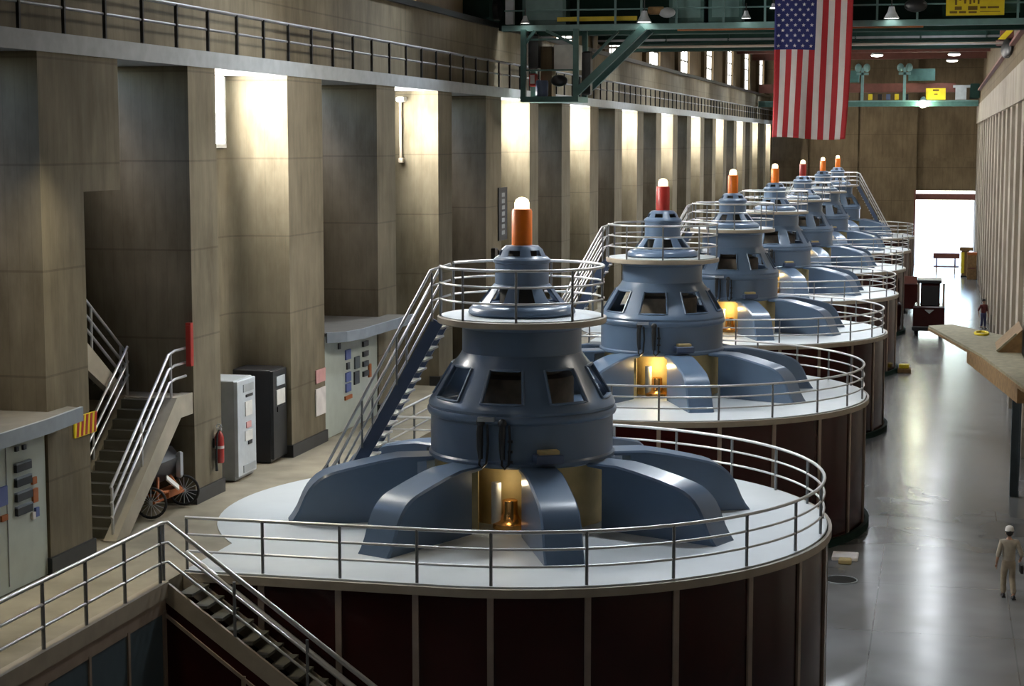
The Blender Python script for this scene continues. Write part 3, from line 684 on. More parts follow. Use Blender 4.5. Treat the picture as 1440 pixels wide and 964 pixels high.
for a, b in (((-15.18, 33.05, .33), (-15.13, 34.45, .33)), ((-15.16, 33.20, .35), (-15.28, 33.50, .75)), ((-15.14, 34.30, .35), (-15.28, 34.10, .7)), ((-15.18, 33.75, .33), (-16.38, 33.80, .32)), ((-15.08, 33.30, .5), (-15.08, 34.20, .42)), ((-15.08, 33.30, .5), (-15.20, 33.10, .6))):
    m.tube([(a[0], a[1], DZ + a[2]), (b[0], b[1], DZ + b[2])], .035, 8)
m.box(-15.28, -15.04, 33.50, 34.10, DZ + .36, DZ + .5)
m.build('frame', 'rust', t, 50)
# ------------------------------------------------------------------ fittings on the far pillars
t = thing('banner', 'tall narrow black banner on a pale pillar behind the nearest generator', 'banner', (-14.98, 62.1, 7.9))
MB().box(-14.985, -14.955, 61.35, 62.6, 7.95, 9.8).build('cloth', 'black', t, 0)
m = MB()
for k in range(7): m.box(-14.958, -14.945, 61.75, 62.2, 8.15 + .22 * k, 8.29 + .22 * k)
m.build('lettering', 'grey', t, 0)
t = thing('telephone_box', 'small dark wall telephone under the black banner', 'telephone', (-14.95, 61.0, 7.5))
MB().box(-15, -14.86, 60.4, 60.8, 7.3, 7.75, .02).build('case', 'dark_metal', t, 0); MB().box(-15, -14.88, 61.1, 61.4, 7.35, 7.65, .02).build('handset', 'black', t, 0)
t = thing('conduit', 'thin pale pipe with a lamp head in the second daylit bay', 'conduit', (-16.3, 49.75, 9))
MB().tube([(-16.15, 53.55, 10.9), (-16.15, 53.55, 12.6)], .045, 8).build('pipe', 'rim', t, 60)
MB().box(-16.18, -15.95, 53.2, 53.6, 12.6, 12.75, .03).build('lamp_head', 'white_paint', t, 0)
MB().box(-16.18, -16.05, 53.38, 53.6, 10.75, 10.9, .02).build('junction_box', 'rim', t, 0)
# ------------------------------------------------------------------ high gallery railing
t = thing('gallery_railing', 'dark railing along the high left walkway', 'railing', (-15.02, 80, 13.27))
MB().tube([(-15.04, 10, 14.12), (-15.04, Y1 - .5, 14.2)], .04, 8).build('top_rail', 'rail_dark', t, 60)
MB().tube([(-15.04, 10, 13.72), (-15.04, Y1 - .5, 13.75)], .028, 8).build('middle_rail', 'rail_dark', t, 60)
p0 = None
for k in range(90):
    y = 26.23 + 1.61 * k
    if y > Y1 - .6: break
    if p0 is None: p0 = MB().box(-.03, .03, -.03, .03, -.34, .86).build('post', 'dark_metal', t, 0, (0, 0, 0)); p0.location = (.0, y - 80, 0)
    else: put(p0, t, (0, y - 80, 0))
# ------------------------------------------------------------------ overhead cranes
Yc = 62.
t = thing('overhead_crane', 'large green overhead crane with hanging cab, nearest of the cranes', 'crane', (-6, Yc + 2, 15.4))
MB().box(-15.0, 3.3, Yc - .02, Yc + .12, 15.2, 15.4).build('walkway_edge', 'green_light', t, 0)
MB().box(-15.0, 3.3, Yc + .12, Yc + 1.2, 15.3, 15.36).build('walkway', 'green_dark', t, 0)
MB().box(-15.4, 3.3, Yc + 1.2, Yc + 2.0, 15.3, 17.4).build('front_girder', 'green_dark', t, 0)
MB().box(-15.4, 3.3, Yc + 6.0, Yc + 6.8, 15.4, 17.4).build('rear_girder', 'green_dark', t, 0)
MB().box(-16.3, -15.3, Yc - .6, Yc + 7.2, 15.62, 16.5, .05).build('end_truck', 'green_dark', t, 0)
for y in (Yc + .2, Yc + 6.4):
    MB().lathe([(0, -.1), (.38, -.1), (.38, .1), (0, .1)], 20).xform(Matrix.Translation((-15.22, y, 15.98)) @ Matrix.Rotation(PI / 2, 4, 'Y')).build('wheel', 'black', t, 40)
for nm, z in (('hand_rail', 16.4), ('middle_rail', 15.9)): MB().tube([(-14.9, Yc, z), (3.2, Yc, z)], .03, 6).build(nm, 'green_light', t, 60)
p0 = None
for x in (-12.3, -11.0, -10.1, -8.9, -7.3, -5.9, -4.6, -3.4, -2.2, -.9, 2.3):
    if p0 is None: p0 = MB().box(-.035, .035, -.035, .035, 0, 1.05).build('rail_post', 'green_light', t, 0, (0, 0, 0)); p0.location = (x + 6, -2, -.05)
    else: put(p0, t, (x + 6, -2, -.05))
# cabinets on the walkway
for x0, x1, z1, c in ((-14.35, -12.8, 17.2, 'green_steel'), (-9.2, -8.0, 17.0, 'green_steel'), (-7.85, -6.7, 17.0, 'green_steel'), (-.1, 2.5, 17.2, 'green_dark')):
    m = MB().box(x0, x1, Yc + .35, Yc + 1.1, 15.4, z1, .03); cb = m.build('electrical_cabinet', c, t, 0)
    MB().box(x0 + .12, x1 - .12, Yc + .33, Yc + .352, 15.6, z1 - .3).build('cabinet_door', 'green_light' if c == 'green_steel' else 'green_steel', cb, 0)
MB().box(-14.9, -14.62, Yc + .1, Yc + .35, 15.45, 17.4).build('glazed_panel', 'grey_light', t, 0)
MB().box(-13.1, -10.3, Yc + .28, Yc + .36, 15.53, 15.68).build('yellow_bar', 'yellow', t, 0)
MB().box(-8.9, -.7, Yc + .3, Yc + .42, 15.16, 15.26).build('conductor_bar', 'rust', t, 0)
def flood(x, y, z, par, r=.2):
    m = MB().lathe([(r * .35, r * 1.5), (r * .5, r * .9), (r, 0), (r * .92, 0), (r * .4, r * .8), (0, r * .8)], 20, (x, y, z)); b = m.build('floodlight', 'grey_light', par, 40)
    MB().lathe([(0, .0), (r * .9, .0), (r * .9, .02), (0, .02)], 20, (x, y, z + .01)).build('lens', 'lens', b, 40)
    MB().tube([(x, y, z + r * 1.4), (x, y, z + r * 3)], .02, 6).build('stem', 'dark_metal', b, 60)
for x, z, r in ((-14.1, 15.45, .17), (-9.95, 15.42, .26), (-6.5, 15.5, .17), (-1.72, 15.42, .26), (-5.6, 15.8, .12)): flood(x, Yc - .3, z, t, r)
MB().sphere((-9.2, Yc - .1, 15.75), .22, 8, (1.3, .8, .8)).build('motor', 'grey', t, 50); MB().sphere((-.95, Yc - .1, 15.85), .25, 8, (1.5, .8, .9)).build('motor', 'dark_metal', t, 50)
MB().box(-9.85, -9.3, Yc - .2, Yc + .1, 15.7, 15.95, .04).build('hoist_box', 'wood_brown', t, 0)
# hanging cab frame under the left end
cb = MB()
for x in (-14.2, -12.35):
    for y in (Yc - .1, Yc + 1.5): cb.box(x - .09, x + .09, y - .09, y + .09, 12.85, 15.25)
cb.box(-14.3, -12.25, Yc - .2, Yc + 1.6, 12.76, 12.95)
for z in (13.85, 14.9): cb.box(-14.2, -12.35, Yc - .13, Yc - .07, z - .03, z + .03)
cb.beam((-13.4, Yc - .1, 15.2), (-12.35, Yc - .1, 14.7), .1, .1).beam((-14.2, Yc - .1, 14.7), (-13.8, Yc - .1, 15.2), .1, .1)
cf = cb.build('cab_frame', 'green_steel', t, 0)
MB().box(-13.25, -12.42, Yc + .5, Yc + 1.4, 13.9, 14.75).build('cab_cabinet', 'white_paint', cf, 0)
MB().box(-13.75, -13.35, Yc + .6, Yc + 1.3, 12.95, 14.7).build('cab_locker', 'concrete_brown', cf, 0)
MB().lathe([(0, 0), (.2, 0), (.22, .05), (.22, .5), (.2, .55), (0, .55)], 20, (-13.6, Yc + .15, 12.96)).build('drum', 'blue_dark', cf, 40)
MB().sphere((-13.0, Yc + .2, 13.5), .26, 8, (1.2, 1, .8)).build('winch', 'black', cf, 50)
MB().box(-14.05, -13.8, Yc + .1, Yc + .4, 13.3, 13.75, .04).build('tool_bag', 'red', cf, 0); MB().box(-14.0, -13.85, Yc + .05, Yc + .12, 13.4, 13.7).build('panel', 'paper', cf, 0)
MB().box(-14.1, -13.75, Yc + .2, Yc + .9, 13.9, 15.1, .05).build('motor_block', 'dark_metal', cf, 0)
m = MB().beam((-12.35, Yc - .1, 13.05), (-10.0, Yc - .1, 15.25), .22, .24).beam((-12.35, Yc + 1.5, 13.05), (-10.0, Yc + 1.5, 15.25), .18, .2)
m.beam((-12.2, Yc + .6, 14.0), (-11.0, Yc + .6, 15.2), .09, .09).beam((-11.6, Yc + 1.0, 14.0), (-10.5, Yc + 1.0, 15.2), .09, .09)
m.build('brace', 'green_steel', t, 0)
MB().box(-12.2, -11.9, Yc + .2, Yc + .6, 13.0, 14.5, .05).build('cable_reel', 'dark_metal', t, 0)
t = thing('capacity_sign', 'large yellow capacity sign on the near crane girder, top right', 'sign', (.95, Yc - .08, 15.5))
MB().box(.02, 1.87, Yc - .12, Yc - .05, 15.50, 16.7).build('board', 'yellow', t, 0)
m = MB()                                     # worn, unreadable lettering as short dark strokes
for x0, x1, z0, z1 in ((.30, .37, 15.84, 16.25), (.44, .50, 15.98, 16.25), (.59, .66, 15.88, 16.25), (.76, .82, 15.86, 16.25), (.88, .94, 15.9, 16.2), (1.02, 1.08, 15.86, 16.25),
                       (.30, .52, 15.68, 15.79), (.72, 1.02, 15.67, 15.80), (1.10, 1.30, 15.72, 15.78), (1.34, 1.70, 15.72, 15.78), (.14, .38, 15.57, 15.64), (.44, .66, 15.57, 15.64), (.74, 1.0, 15.57, 15.63), (1.1, 1.74, 15.6, 15.62)):
    m.box(x0, x1, Yc - .13, Yc - .12, z0, z1)
m.build('lettering', 'yellow_mark', t, 0)
# second crane
Y2 = 85.
t = thing('overhead_crane', 'dark green crane girder crossing the hall behind the flag', 'crane', (-6, Y2, 15.8))
MB().box(-15.9, 2.9, Y2, Y2 + 1.0, 15.95, 18.3).build('front_girder', 'green_dark', t, 0)
MB().box(-15.9, 2.9, Y2 - .12, Y2 + 1.0, 15.78, 15.84).build('lower_flange', 'strip', t, 0)
MB().box(-15.9, 2.9, Y2 - .1, Y2 - .02, 16.05, 16.15).build('pipe_run', 'rail_dark', t, 0)
MB().box(-15.9, 2.9, Y2 + 6, Y2 + 7, 15.9, 18.3).build('rear_girder', 'green_dark', t, 0)
for k in range(7): MB().box(-15.6 + 2.9 * k, -15.52 + 2.9 * k, Y2 - .1, Y2, 16.0, 18.2).build('stiffener', 'green_dark', t, 0)
MB().box(2.4, 2.98, Y2 - 1, Y2 + 8, 15.95, 16.6, .05).build('end_truck', 'redbrown', t, 0)
MB().extrude([(2.3, Y2 - 1.05, 15.9), (2.62, Y2 - 1.05, 15.9), (3.15, Y2 - 1.05, 16.5), (2.95, Y2 - 1.05, 16.6)], (0, .3, 0)).build('buffer', 'yellow', t, 0)
for y in (Y2 - .6, Y2 + .9):
    w = MB().lathe([(0, -.1), (.34, -.1), (.4, -.06), (.4, .06), (.34, .1), (0, .1)], 20).xform(Matrix.Translation((2.75, y, 15.55)) @ Matrix.Rotation(PI / 2 + .5, 4, 'Z') @ Matrix.Rotation(PI / 2, 4, 'X')).build('wheel', 'dark_metal', t, 40)
# third crane, far end
Y3 = 158.
t = thing('overhead_crane', 'farthest green crane with red beam and lamp, close to the end wall', 'crane', (-6, Y3, 15))
MB().box(-15.5, 2.9, Y3, Y3 + .8, 14.35, 14.75).build('lower_beam', 'green_steel', t, 0)
MB().box(-15.5, 2.9, Y3 - .05, Y3 + .9, 14.75, 14.85).build('walkway', 'green_light', t, 0)
MB().box(-15.5, 1.0, Y3 + .6, Y3 + 1.2, 15.55, 16.3).build('red_beam', 'redbrown', t, 0)
for x in (-10.2, -6.7, -3.2):
    m = MB().box(x - .12, x + .12, Y3 - .3, Y3 - .1, 14.85, 17.6).box(x - .5, x + .5, Y3 - .3, Y3 - .1, 17.0, 17.2); m.sphere((x - .35, Y3 - .2, 17.6), .3, 6, (1, .6, 1.2)).sphere((x + .35, Y3 - .2, 17.6), .3, 6, (1, .6, 1.2)); m.build('mast', 'green_light', t, 40)
for x0, x1, z0, z1 in ((-8.6, -7.0, 16.4, 17.4), (-2.9, -.7, 16.5, 17.5), (-13, -11, 16.4, 17.4)): MB().box(x0, x1, Y3 + .2, Y3 + .6, z0, z1).build('green_panel', 'green_steel', t, 0)
for x, c in ((-6.2, 'yellow'), (-5.4, 'black'), (-4.7, 'blue_dark'), (-4.0, 'yellow'), (-3.2, 'black')): MB().box(x, x + .35, Y3 + .1, Y3 + .4, 14.9, 15.4, .03).build('control_box', c, t, 0)
MB().box(1.0, 1.9, Y3 - .1, Y3 + .5, 14.9, 15.9).mat(0).box(.8, 2.2, Y3 - .1, Y3 + .5, 15.9, 16.1).build('hoist', 'grey', t, 0)
MB().box(2.2, 2.95, Y3 - 1, Y3 + 3, 15.0, 16.2, .05).build('end_truck', 'green_dark', t, 0)
b = MB().lathe([(.1, .5), (.25, .3), (.32, 0), (.28, 0), (0, .2)], 16, (-1.62, Y3 - .5, 14.65)).build('work_lamp', 'green_light', t, 40)
MB().sphere((-1.62, Y3 - .6, 14.55), .34, 8).build('lens', 'lens_hot', b, 50)
t = thing('capacity_sign', 'small yellow sign on the farthest crane', 'sign', (-.6, Y3 - .15, 15.0))
MB().box(-1.42, .2, Y3 - .2, Y3 - .1, 14.9, 15.85).build('board', 'yellow', t, 0)
MB().box(-.85, -.35, Y3 - .22, Y3 - .2, 15.6, 15.76).box(-.75, -.45, Y3 - .22, Y3 - .2, 15.3, 15.4).build('lettering', 'yellow_mark', t, 0)
# ceiling lamps that show under the cranes
for x, y, lb in ((-5.45, 155.5, 'ceiling lamp left of the other two under the far roof'), (.8, 155.5, 'upper of the two ceiling lamps at the right under the far roof'), (.7, 167, 'lower of the two ceiling lamps at the right under the far roof')):
    t = thing('ceiling_lamp', lb, 'ceiling lamp', (x, y, 18.6), 'ceiling lamps')
    MB().lathe([(.08, .5), (.2, .45), (.45, .12), (.55, 0), (.5, 0), (0, .3)], 24, (x, y, 18.55)).build('reflector', 'grey_light', t, 40)
    MB().lathe([(0, 0), (.5, 0), (.42, -.12), (0, -.16)], 24, (x, y, 18.56)).build('lens', 'lens', t, 40)
    MB().tube([(x, y, 19.0), (x, y, ZC)], .03, 8).build('stem', 'dark_metal', t, 60)
# ------------------------------------------------------------------ flag hanging from the near crane
FW, FH, FY, FX, FZ = 2.56, 4.86, Yc - .75, -5.5, 16.36
def flag_pt(u, v):                                    # u across 0..1, v down 0..1
    taper = 1 - .055 * v * v
    x = FX + FW * (u * taper + .012 * v * math.sin(6 * u + 3 * v)) - .05 * v
    y = FY + .07 * math.sin(9 * u + 2.2 * v) * (.3 + v) + .03 * math.sin(21 * u - 4 * v) * v
    return (x, y, FZ - FH * v + .05 * v * math.sin(5 * u + 1))
m = MB(); NU, NV = 39, 60
for j in range(NV):
    for i in range(NU):
        u0, u1, v0, v1 = i / NU, (i + 1) / NU, j / NV, (j + 1) / NV
        st = int(u0 * 13 + 1e-6); k = 2 if (st < 7 and v1 <= .4001) else (0 if st % 2 == 0 else 1)
        m.mat(k).add([flag_pt(u0, v0), flag_pt(u1, v0), flag_pt(u1, v1), flag_pt(u0, v1)], [[0, 1, 2, 3]])
m.mat(1)
for j in range(11):
    for i in range(9):
        if (i + j) % 2: continue
        cu, cv = 7 / 13 * (i + 1) / 10, .4 * (j + .75) / 11.5
        pts = []
        for q in range(10):
            a = PI / 2 + q * PI / 5; r = (.068 if q % 2 == 0 else .028)
            p = flag_pt(cu + r * math.cos(a) / FW, cv - r * math.sin(a) / FH); pts.append((p[0], p[1] - .006, p[2]))
        p = flag_pt(cu, cv); m.add([(p[0], p[1] - .006, p[2])] + pts, [[0, 1 + q, 1 + (q + 1) % 10] for q in range(10)])
fl = thing('flag', 'american flag hanging vertically from the near crane', 'flag', (FX, FY, FZ))
cl = m.build('cloth', ['flag_red', 'flag_white', 'flag_blue'], fl, 0)
cl.data.shade_smooth()
so = cl.modifiers.new('thickness', 'SOLIDIFY'); so.thickness = .004; so.offset = 1
MB().tube([(FX - .1, FY, FZ + .02), (FX + FW + .1, FY, FZ + .02)], .035, 8).build('rod', 'rail_dark', fl, 60)
for x in (FX + .1, FX + FW - .1): MB().tube([(x, FY, FZ + .02), (x, Yc + .05, FZ + .6), (x, Yc + .4, FZ + .95)], .012, 6).build('cord', 'paper', fl, 60)
# ------------------------------------------------------------------ things on the main floor
def on(nm, label, cat, loc, group=None): return thing(nm, label, cat, loc, group)
t = on('utility_cart', 'dark red utility truck with black window standing in the aisle', 'truck', (-.5, 109.7, 0))
MB().box(-1.4, .42, 109, 111.4, .28, 1.75, .08).build('body', 'maroon', t, 0)
MB().box(-1.0, .12, 109.15, 111.2, 1.75, 3.1, .06).build('cab', 'maroon', t, 0)
MB().box(-.92, .04, 109.1, 109.16, 1.8, 2.95).build('window', 'black', t, 0)
MB().box(-1.2, .2, 109.0, 111.0, 3.1, 3.3, .04).build('roof', 'black', t, 0)
for x in (-1.18, .26): MB().box(x, x + .14, 109.1, 109.24, 1.75, 3.1).build('corner_frame', 'strip', t, 0)
m = MB().extrude([(-.75, 108.98, 1.55), (-.2, 108.98, 1.55), (-.47, 108.98, 1.32)], (0, .03, 0)); m.build('badge', 'grey', t, 0)
MB().box(-1.45, .47, 108.9, 109.05, .3, .55, .03).build('bumper', 'black', t, 0)
for x in (-1.2, .2):
    for y in (109.5, 110.9): MB().lathe([(0, -.12), (.26, -.12), (.3, -.08), (.3, .08), (.26, .12), (0, .12)], 18).xform(Matrix.Translation((x, y, .3)) @ Matrix.Rotation(PI / 2, 4, 'Y')).build('wheel', 'rubber', t, 40)
t = on('utility_cart', 'smaller dark red cart between the aisle truck and the generator bases', 'cart', (-2.0, 123.5, 0))
MB().box(-2.35, -1.3, 123, 125, .3, 2.0, .06).build('body', 'maroon', t, 0); MB().box(-2.3, -1.35, 122.95, 123.02, 2.0, 2.5).build('guard', 'redbrown', t, 0)
for x in (-2.2, -1.5): MB().lathe([(0, -.1), (.28, -.1), (.28, .1), (0, .1)], 18).xform(Matrix.Translation((x, 123.4, .28)) @ Matrix.Rotation(PI / 2, 4, 'Y')).build('wheel', 'rubber', t, 40)
t = on('wheel_chock', 'brown and yellow timber block on the floor beside the third generator base', 'block', (-2, 91.2, 0))
MB().box(-1.85, -1.2, 91.0, 91.8, 0, .22, .03).build('lower_block', 'wood_brown', t, 0); MB().box(-1.8, -1.3, 91.1, 91.6, .22, .42, .03).build('upper_block', 'yellow', t, 0)
t = on('timber_pad', 'small pale pad lying at the foot of the nearest generator base', 'pad', (-2.1, 49.6, 0))
MB().box(-2.65, -1.95, 49.3, 50.0, .0, .12, .02).build('board', 'paper', t, 0); MB().box(-2.45, -2.1, 48.9, 49.2, 0, .14, .03).build('wedge', 'cream', t, 0)
t = on('floor_disc', 'dark round disc on the floor close to the nearest generator base', 'floor cover', (-2.3, 47.1, 0))
MB().lathe([(0, 0), (.42, 0), (.42, .015), (0, .015)], 28, (-2.3, 47.1, 0)).build('plate', 'matte_dark', t, 40)  # thin dark disc standing for a dark oval spot on the floor
MB().tube([(-2.3 + p[0], 47.1 + p[1], .012) for p in circle(.44, 0, 28)], .02, 6, True).build('ring', 'grey', t, 60)
t = on('trestle_table', 'long low bench silhouetted in the bright end doorway', 'bench', (.6, 165, 0))
MB().box(-.5, 1.8, 164.6, 165.6, 1.1, 1.55, .05).build('top', 'redbrown', t, 0); MB().box(-.45, 1.75, 164.7, 165.5, .3, .42).build('shelf', 'redbrown', t, 0)
for x in (-.2, 1.4):
    for y in (164.75, 165.35): MB().box(x - .06, x + .06, y - .06, y + .06, 0, 1.1).build('leg', 'redbrown', t, 0)
t = on('post_stand', 'olive yellow stand beside the bench by the end doorway', 'stand', (2.2, 158, 0))
MB().box(1.85, 2.5, 157.8, 158.4, .1, 2.2, .04).build('column', 'wood_brown', t, 0); MB().box(1.7, 2.8, 157.6, 158.6, 2.2, 2.5, .04).build('top', 'wood_brown', t, 0); MB().box(1.82, 2.1, 157.77, 157.8, .3, 2.1).build('panel', 'yellow', t, 0); MB().box(1.8, 2.6, 157.7, 158.5, 0, .1).build('foot', 'black', t, 0)
t = on('crate', 'tall brown crate against the right wall near the end doorway', 'crate', (2.7, 155, 0))
MB().box(2.3, 3.05, 154.6, 155.6, 0, 2.15, .03).build('box', 'wood_brown', t, 0); MB().box(2.28, 3.06, 154.55, 155.65, 2.05, 2.25).build('lid', 'rust', t, 0); MB().box(2.4, 2.95, 154.57, 154.6, .9, 1.0).build('batten', 'redbrown', t, 0)
# timber platform at the right, its corner pointing into the hall
t = on('timber_platform', 'pale plank platform on steel posts jutting in at the right', 'platform', (2, 66, 0))
P = [(-.34, 75.6), (.6, 76.4), (2.95, 71.6), (2.95, 56), (2.62, 57.5), (1.55, 65.6)]
MB().prism(P, 3.82, 3.92).build('planking', 'wood', t, 0)
m = MB()
for a, b in zip(P[3:] + P[:1], P[4:] + P[:1]): m.beam((a[0], a[1], 3.78), (b[0], b[1], 3.78), .05, .1)
m.build('edge_board', 'wood_brown', t, 0)
MB().beam((1.35, 69.0, 3.5), (2.75, 58.5, 3.5), .5, .55).build('bearer', 'wood_brown', t, 0)
for x, y in ((2.55, 59.8), (2.85, 66)): m = MB().box(x - .14, x + .14, y - .03, y + .03, 0, 3.3).box(x - .14, x - .1, y - .12, y + .12, 0, 3.3).box(x + .1, x + .14, y - .12, y + .12, 0, 3.3); m.build('post', 'bluegrey', t, 0)
t = on('timber_crate', 'brown timber box with sloping side on the plank platform', 'crate', (2.6, 68, 3.92))
MB().extrude([(2.12, 66.5, 3.92), (2.96, 66.5, 3.92), (2.96, 66.5, 4.75), (2.75, 66.5, 4.55)], (0, 3.2, 0)).build('box', 'wood_brown', t, 0)
MB().beam((2.1, 66.45, 3.96), (2.76, 66.45, 4.6), .06, .08).build('edge_batten', 'wood', t, 0)
t = on('strap_bundle', 'yellow strap bundle lying by the box on the plank platform', 'strap', (2.1, 73, 3.92))
MB().tube([(1.7 + .25 * math.cos(a * PI / 6), 72.6 + .6 * math.sin(a * PI / 6), 3.97) for a in range(12)], .05, 6, True).build('coil', 'yellow', t, 60)
# ------------------------------------------------------------------ people
def skinned(name, joints, edges, m, parent, levels=2, root=0):
    me = bpy.data.meshes.new(name); me.from_pydata([j[:3] for j in joints], edges, [])
    o = bpy.data.objects.new(name, me); C.objects.link(o); o.parent = parent
    sk = o.modifiers.new('skin', 'SKIN'); sk.use_smooth_shade = True
    for i, j in enumerate(joints):
        r = j[3] if isinstance(j[3], tuple) else (j[3], j[3]); me.skin_vertices[0].data[i].radius = r
        me.skin_vertices[0].data[i].use_root = (i == root)
    s = o.modifiers.new('sub', 'SUBSURF'); s.levels = s.render_levels = levels
    me.materials.append(M[m]); return o
def person(label, loc, rz, shirt, trousers, cap, stride=1, armbend=True):
    p = thing('person', label, 'person', loc, None, False); p.rotation_euler[2] = rz
    # faces +y, stands on z=0; left leg forward
    hipz, f = .93, stride
    LK, LA = (-.10, .10 * f, .50), (-.10, .06 * f, .09); RK, RA = (.10, .06 * f, .50), (.11, -.22 * f, .13)
    LH = (-.29, .06, .84); LE = (-.27, -.05, 1.10); RE = (.30, -.10, 1.12); RH = (.31, .12, .96) if armbend else (.31, .02, .84)
    J = [(0, 0, hipz, (.12, .085)), (0, 0, 1.10, (.12, .085)), (0, -.01, 1.30, (.165, .11)), (0, 0, 1.43, (.12, .085)), (0, .01, 1.50, .055), (0, .02, 1.56, .052),
         (-.17, 0, 1.42, .06), LE + (.043,), LH + (.03,), (.17, 0, 1.42, .06), RE + (.043,), RH + (.03,),
         (-.095, 0, .88, .085), LK + (.06,), LA + (.042,), (.095, 0, .88, .085), RK + (.06,), RA + (.042,), LA[:1] + (LA[1] + .16, .04, .035), RA[:1] + (RA[1] + .14, .05, .035)]
    E = [(0, 1), (1, 2), (2, 3), (3, 4), (4, 5), (3, 6), (6, 7), (7, 8), (3, 9), (9, 10), (10, 11), (0, 12), (12, 13), (13, 14), (0, 15), (15, 16), (16, 17), (14, 18), (17, 19)]
    body = skinned('body', J, E, 'skin', p)
    # head as part of the figure: skull, jaw, nose, ears, eyes
    m = MB().sphere((0, .015, 1.665), .105, 10, (.82, .95, 1.12)).sphere((0, .045, 1.60), .07, 8, (.85, .95, .9))
    m.extrude([(0 - .012, .11, 1.655), (.012, .11, 1.655), (.02, .115, 1.615), (0, .14, 1.618), (-.02, .115, 1.615)], (0, -.03, 0))
    for s in (-1, 1): m.sphere((s * .088, .01, 1.645), .03, 5, (.4, .8, 1.1))
    m.box(-.03, .03, .095, .113, 1.575, 1.583)
    h = m.build('head', 'skin', body, 60)
    for s in (-1, 1): MB().sphere((s * .034, .103, 1.672), .012, 5).build('eye', 'black', h, 60)
    MB().sphere((0, -.005, 1.68), .112, 10, (.86, .92, 1.02)).build('hair', 'hair', p, 60)
    m = MB().lathe([(.106, 0), (.108, .03), (.10, .07), (.075, .105), (.03, .122), (0, .125)], 24, (0, .01, 1.715)); m.lathe([(.10, 0), (.112, -.005), (.112, .012), (.10, .012)], 24, (0, .01, 1.712))
    m.extrude([(-.075, .09, 1.715), (.075, .09, 1.715), (.05, .17, 1.70), (0, .19, 1.698), (-.05, .17, 1.70)], (0, 0, .01))
    m.build('cap', cap, p, 50)
    # hands with separate fingers
    for H, E_, s in ((LH, LE, -1), (RH, RE, 1)):
        H, E_ = Vector(H), Vector(E_); d = (H - E_).normalized(); side = Vector((0, 1, 0)) - d * d.y; side.normalize(); n = d.cross(side)
        JJ = [tuple(H) + ((.026, .018),), tuple(H + d * .05) + ((.036, .016),), tuple(H + d * .085) + ((.036, .014),)]; EE = [(0, 1), (1, 2)]
        for k in range(4):
            b = H + d * .09 + side * (.027 - .018 * k); ln = (.062, .072, .068, .052)[k]; i = len(JJ)
            JJ += [tuple(b) + (.0085,), tuple(b + d * ln * .55 - n * s * .012) + (.008,), tuple(b + d * ln - n * s * .035) + (.007,)]; EE += [(2, i), (i, i + 1), (i + 1, i + 2)]
        i = len(JJ); b = H + d * .03 + side * .034
        JJ += [tuple(b) + (.011,), tuple(b + d * .035 + side * .018) + (.009,), tuple(b + d * .06 + side * .015 - n * s * .01) + (.0075,)]; EE += [(1, i), (i, i + 1), (i + 1, i + 2)]
        skinned('hand', JJ, EE, 'skin', p, 1)
    # clothes
    skinned('shirt', [(0, 0, .86, (.178, .132)), (0, 0, 1.10, (.172, .122)), (0, -.01, 1.30, (.19, .125)), (0, 0, 1.43, (.145, .10)), (0, .005, 1.485, (.075, .07)),
                      (-.185, 0, 1.425, .078), LE + (.062,), tuple(Vector(LE).lerp(Vector(LH), .25)) + (.058,), (.185, 0, 1.425, .078), RE + (.062,), tuple(Vector(RE).lerp(Vector(RH), .25)) + (.058,)],
            [(0, 1), (1, 2), (2, 3), (3, 4), (3, 5), (5, 6), (6, 7), (3, 8), (8, 9), (9, 10)], shirt, p)
    skinned('trousers', [(0, 0, 1.06, (.15, .11)), (0, -.005, .90, (.168, .122)), (-.095, 0, .82, .105), LK + (.082,), LA + (.072,), (.095, 0, .82, .105), RK + (.082,), RA + (.072,)],
            [(0, 1), (1, 2), (2, 3), (3, 4), (1, 5), (5, 6), (6, 7)], trousers, p)
    for A, dz in ((LA, 0), (RA, .02)):
        m = MB().box(-.05, .05, -.09, .19, 0, .03, .008); m.sphere((0, -.02, .055), .055, 8, (.85, 1.1, 1)).sphere((0, .11, .04), .05, 8, (.9, 1.5, .8))
        m.xform(Matrix.Translation((A[0], A[1], dz * .5)))
        m.build('shoe', 'black', p, 50)
    return p
pw = person('person in pale khaki shirt and trousers with white cap walking away', (1.9, 46.25, 0), .12, 'tan', 'khaki', 'cap_white')
MB().box(.29, .36, -.06, .16, .62, .84, .015).build('bag', 'hair', pw, 0)['label'] = 'dark bag carried low in the right hand'
person('person in dark top and blue trousers standing far off by the right wall', (2.75, 114.2, 0), PI + .5, 'darkred_cloth', 'navy', 'hair', .3, False)

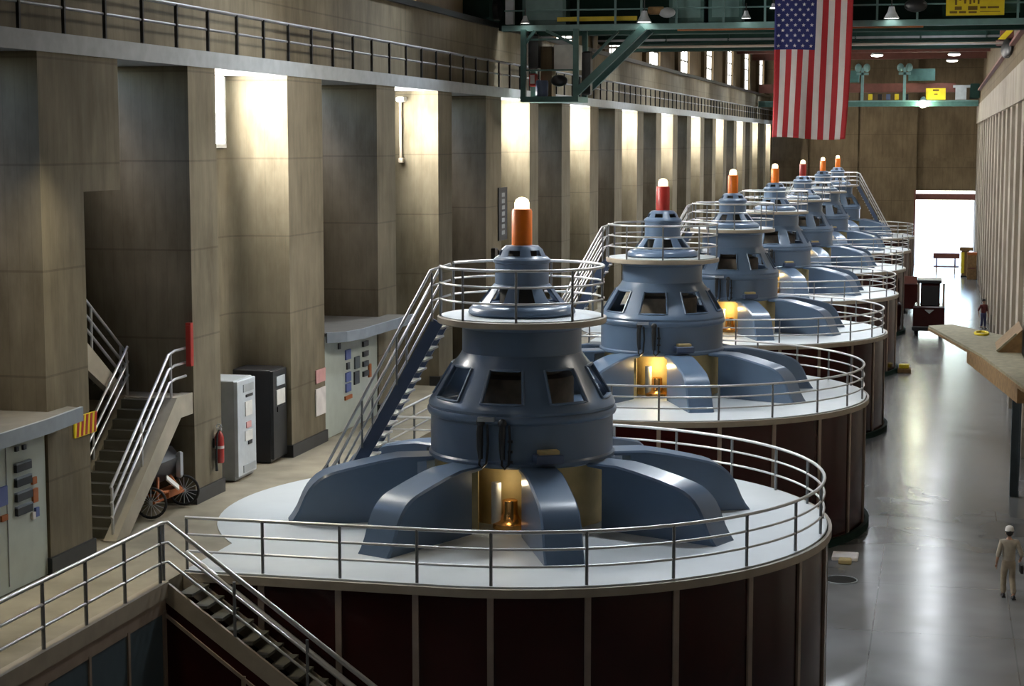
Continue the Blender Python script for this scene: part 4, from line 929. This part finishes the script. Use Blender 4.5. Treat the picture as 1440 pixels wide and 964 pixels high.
# ------------------------------------------------------------------ light
W = bpy.data.worlds.new('world'); bpy.context.scene.world = W; W.use_nodes = True
nt = W.node_tree; bg = nt.nodes['Background']
sky = nt.nodes.new('ShaderNodeTexSky'); sky.sky_type = 'NISHITA'; sky.sun_elevation = rad(52); sky.sun_rotation = rad(200); sky.sun_disc = False
nt.links.new(sky.outputs['Color'], bg.inputs['Color']); bg.inputs['Strength'].default_value = 1.8
def area(name, loc, rot, sx, sy, power, col=(1, 1, 1), shape='RECTANGLE', spread=180):
    l = bpy.data.lights.new(name, 'AREA'); l.shape = shape; l.size = sx; l.size_y = sy; l.energy = power; l.color = col; l.spread = rad(spread)
    o = bpy.data.objects.new(name, l); C.objects.link(o); o.location = loc; o.rotation_euler = rot; return o
for x, e in ((-5.45, 1.0), (-12.6, .75)):            # high-bay lamps under the roof
    for k in range(11):
        y = 41 + 12 * k
        area('ceiling_light', (x, y, 18.3), (rad(-28), 0, 0), .9, .9, LAMP * e * (.8 if k == 0 else .9), (.86, .93, 1.0), 'DISK', 105)
for k in range(4):                                    # strip lamps over the aisle
    area('aisle_light', (0, 84 + 22 * k, 18.3), (0, 0, 0), .7, 17, LAMP * 1.25, (.9, .95, 1.0))
for y, e in ((20, .17), (27.5, .22)):                   # warm fill added under the walkway to brighten the near platform
    area('platform_fill', (-13.6, y, 12.6), (0, 0, 0), .5, .5, LAMP * e, (1, .90, .66), 'DISK', 95)
area('near_end_fill', (-7, 22, 18.3), (0, 0, 0), .9, .9, LAMP * .09, (1, .93, .8), 'DISK', 120)  # weak warm fill added over the near end, no fixture modelled
for k in range(6):                                    # fill added from the upper right, a wall without windows
    area('right_fill', (3.0, 44 + 20 * k, 17.4), Vector((-.88, -.28, -.37)).to_track_quat('-Z', 'Y').to_euler(), 8, 1.8, LAMP * 1.25, (1, .94, .84), 'RECTANGLE', 62)
sun = bpy.data.lights.new('sun', 'SUN'); sun.energy = 4; sun.angle = rad(.6); so = bpy.data.objects.new('sun', sun); C.objects.link(so); so.rotation_euler = (rad(38), 0, rad(20))
for k in range(NG):                                   # work lights inside the turbine pits
    for dx, dy, e in ((.06, -1.60, 4 if k == 0 else 26),):
        l = bpy.data.lights.new('pit_light', 'POINT'); l.energy = e; l.color = (1, .80, .50) if k == 0 else (1, .70, .30); l.shadow_soft_size = .05
        o = bpy.data.objects.new('pit_light', l); C.objects.link(o); o.location = (GX + dx, GY + GS * k + dy, DZ + .92)
for o in list(bpy.data.objects):
    if '_w' in o: del o['_w']
sc = bpy.context.scene
sc.view_settings.view_transform = 'Standard'; sc.view_settings.look = 'None'; sc.view_settings.gamma = 1; sc.view_settings.exposure = EXPO
sc.view_settings.use_curve_mapping = False
sc.cycles.sample_clamp_indirect = 5; sc.cycles.use_adaptive_sampling = False
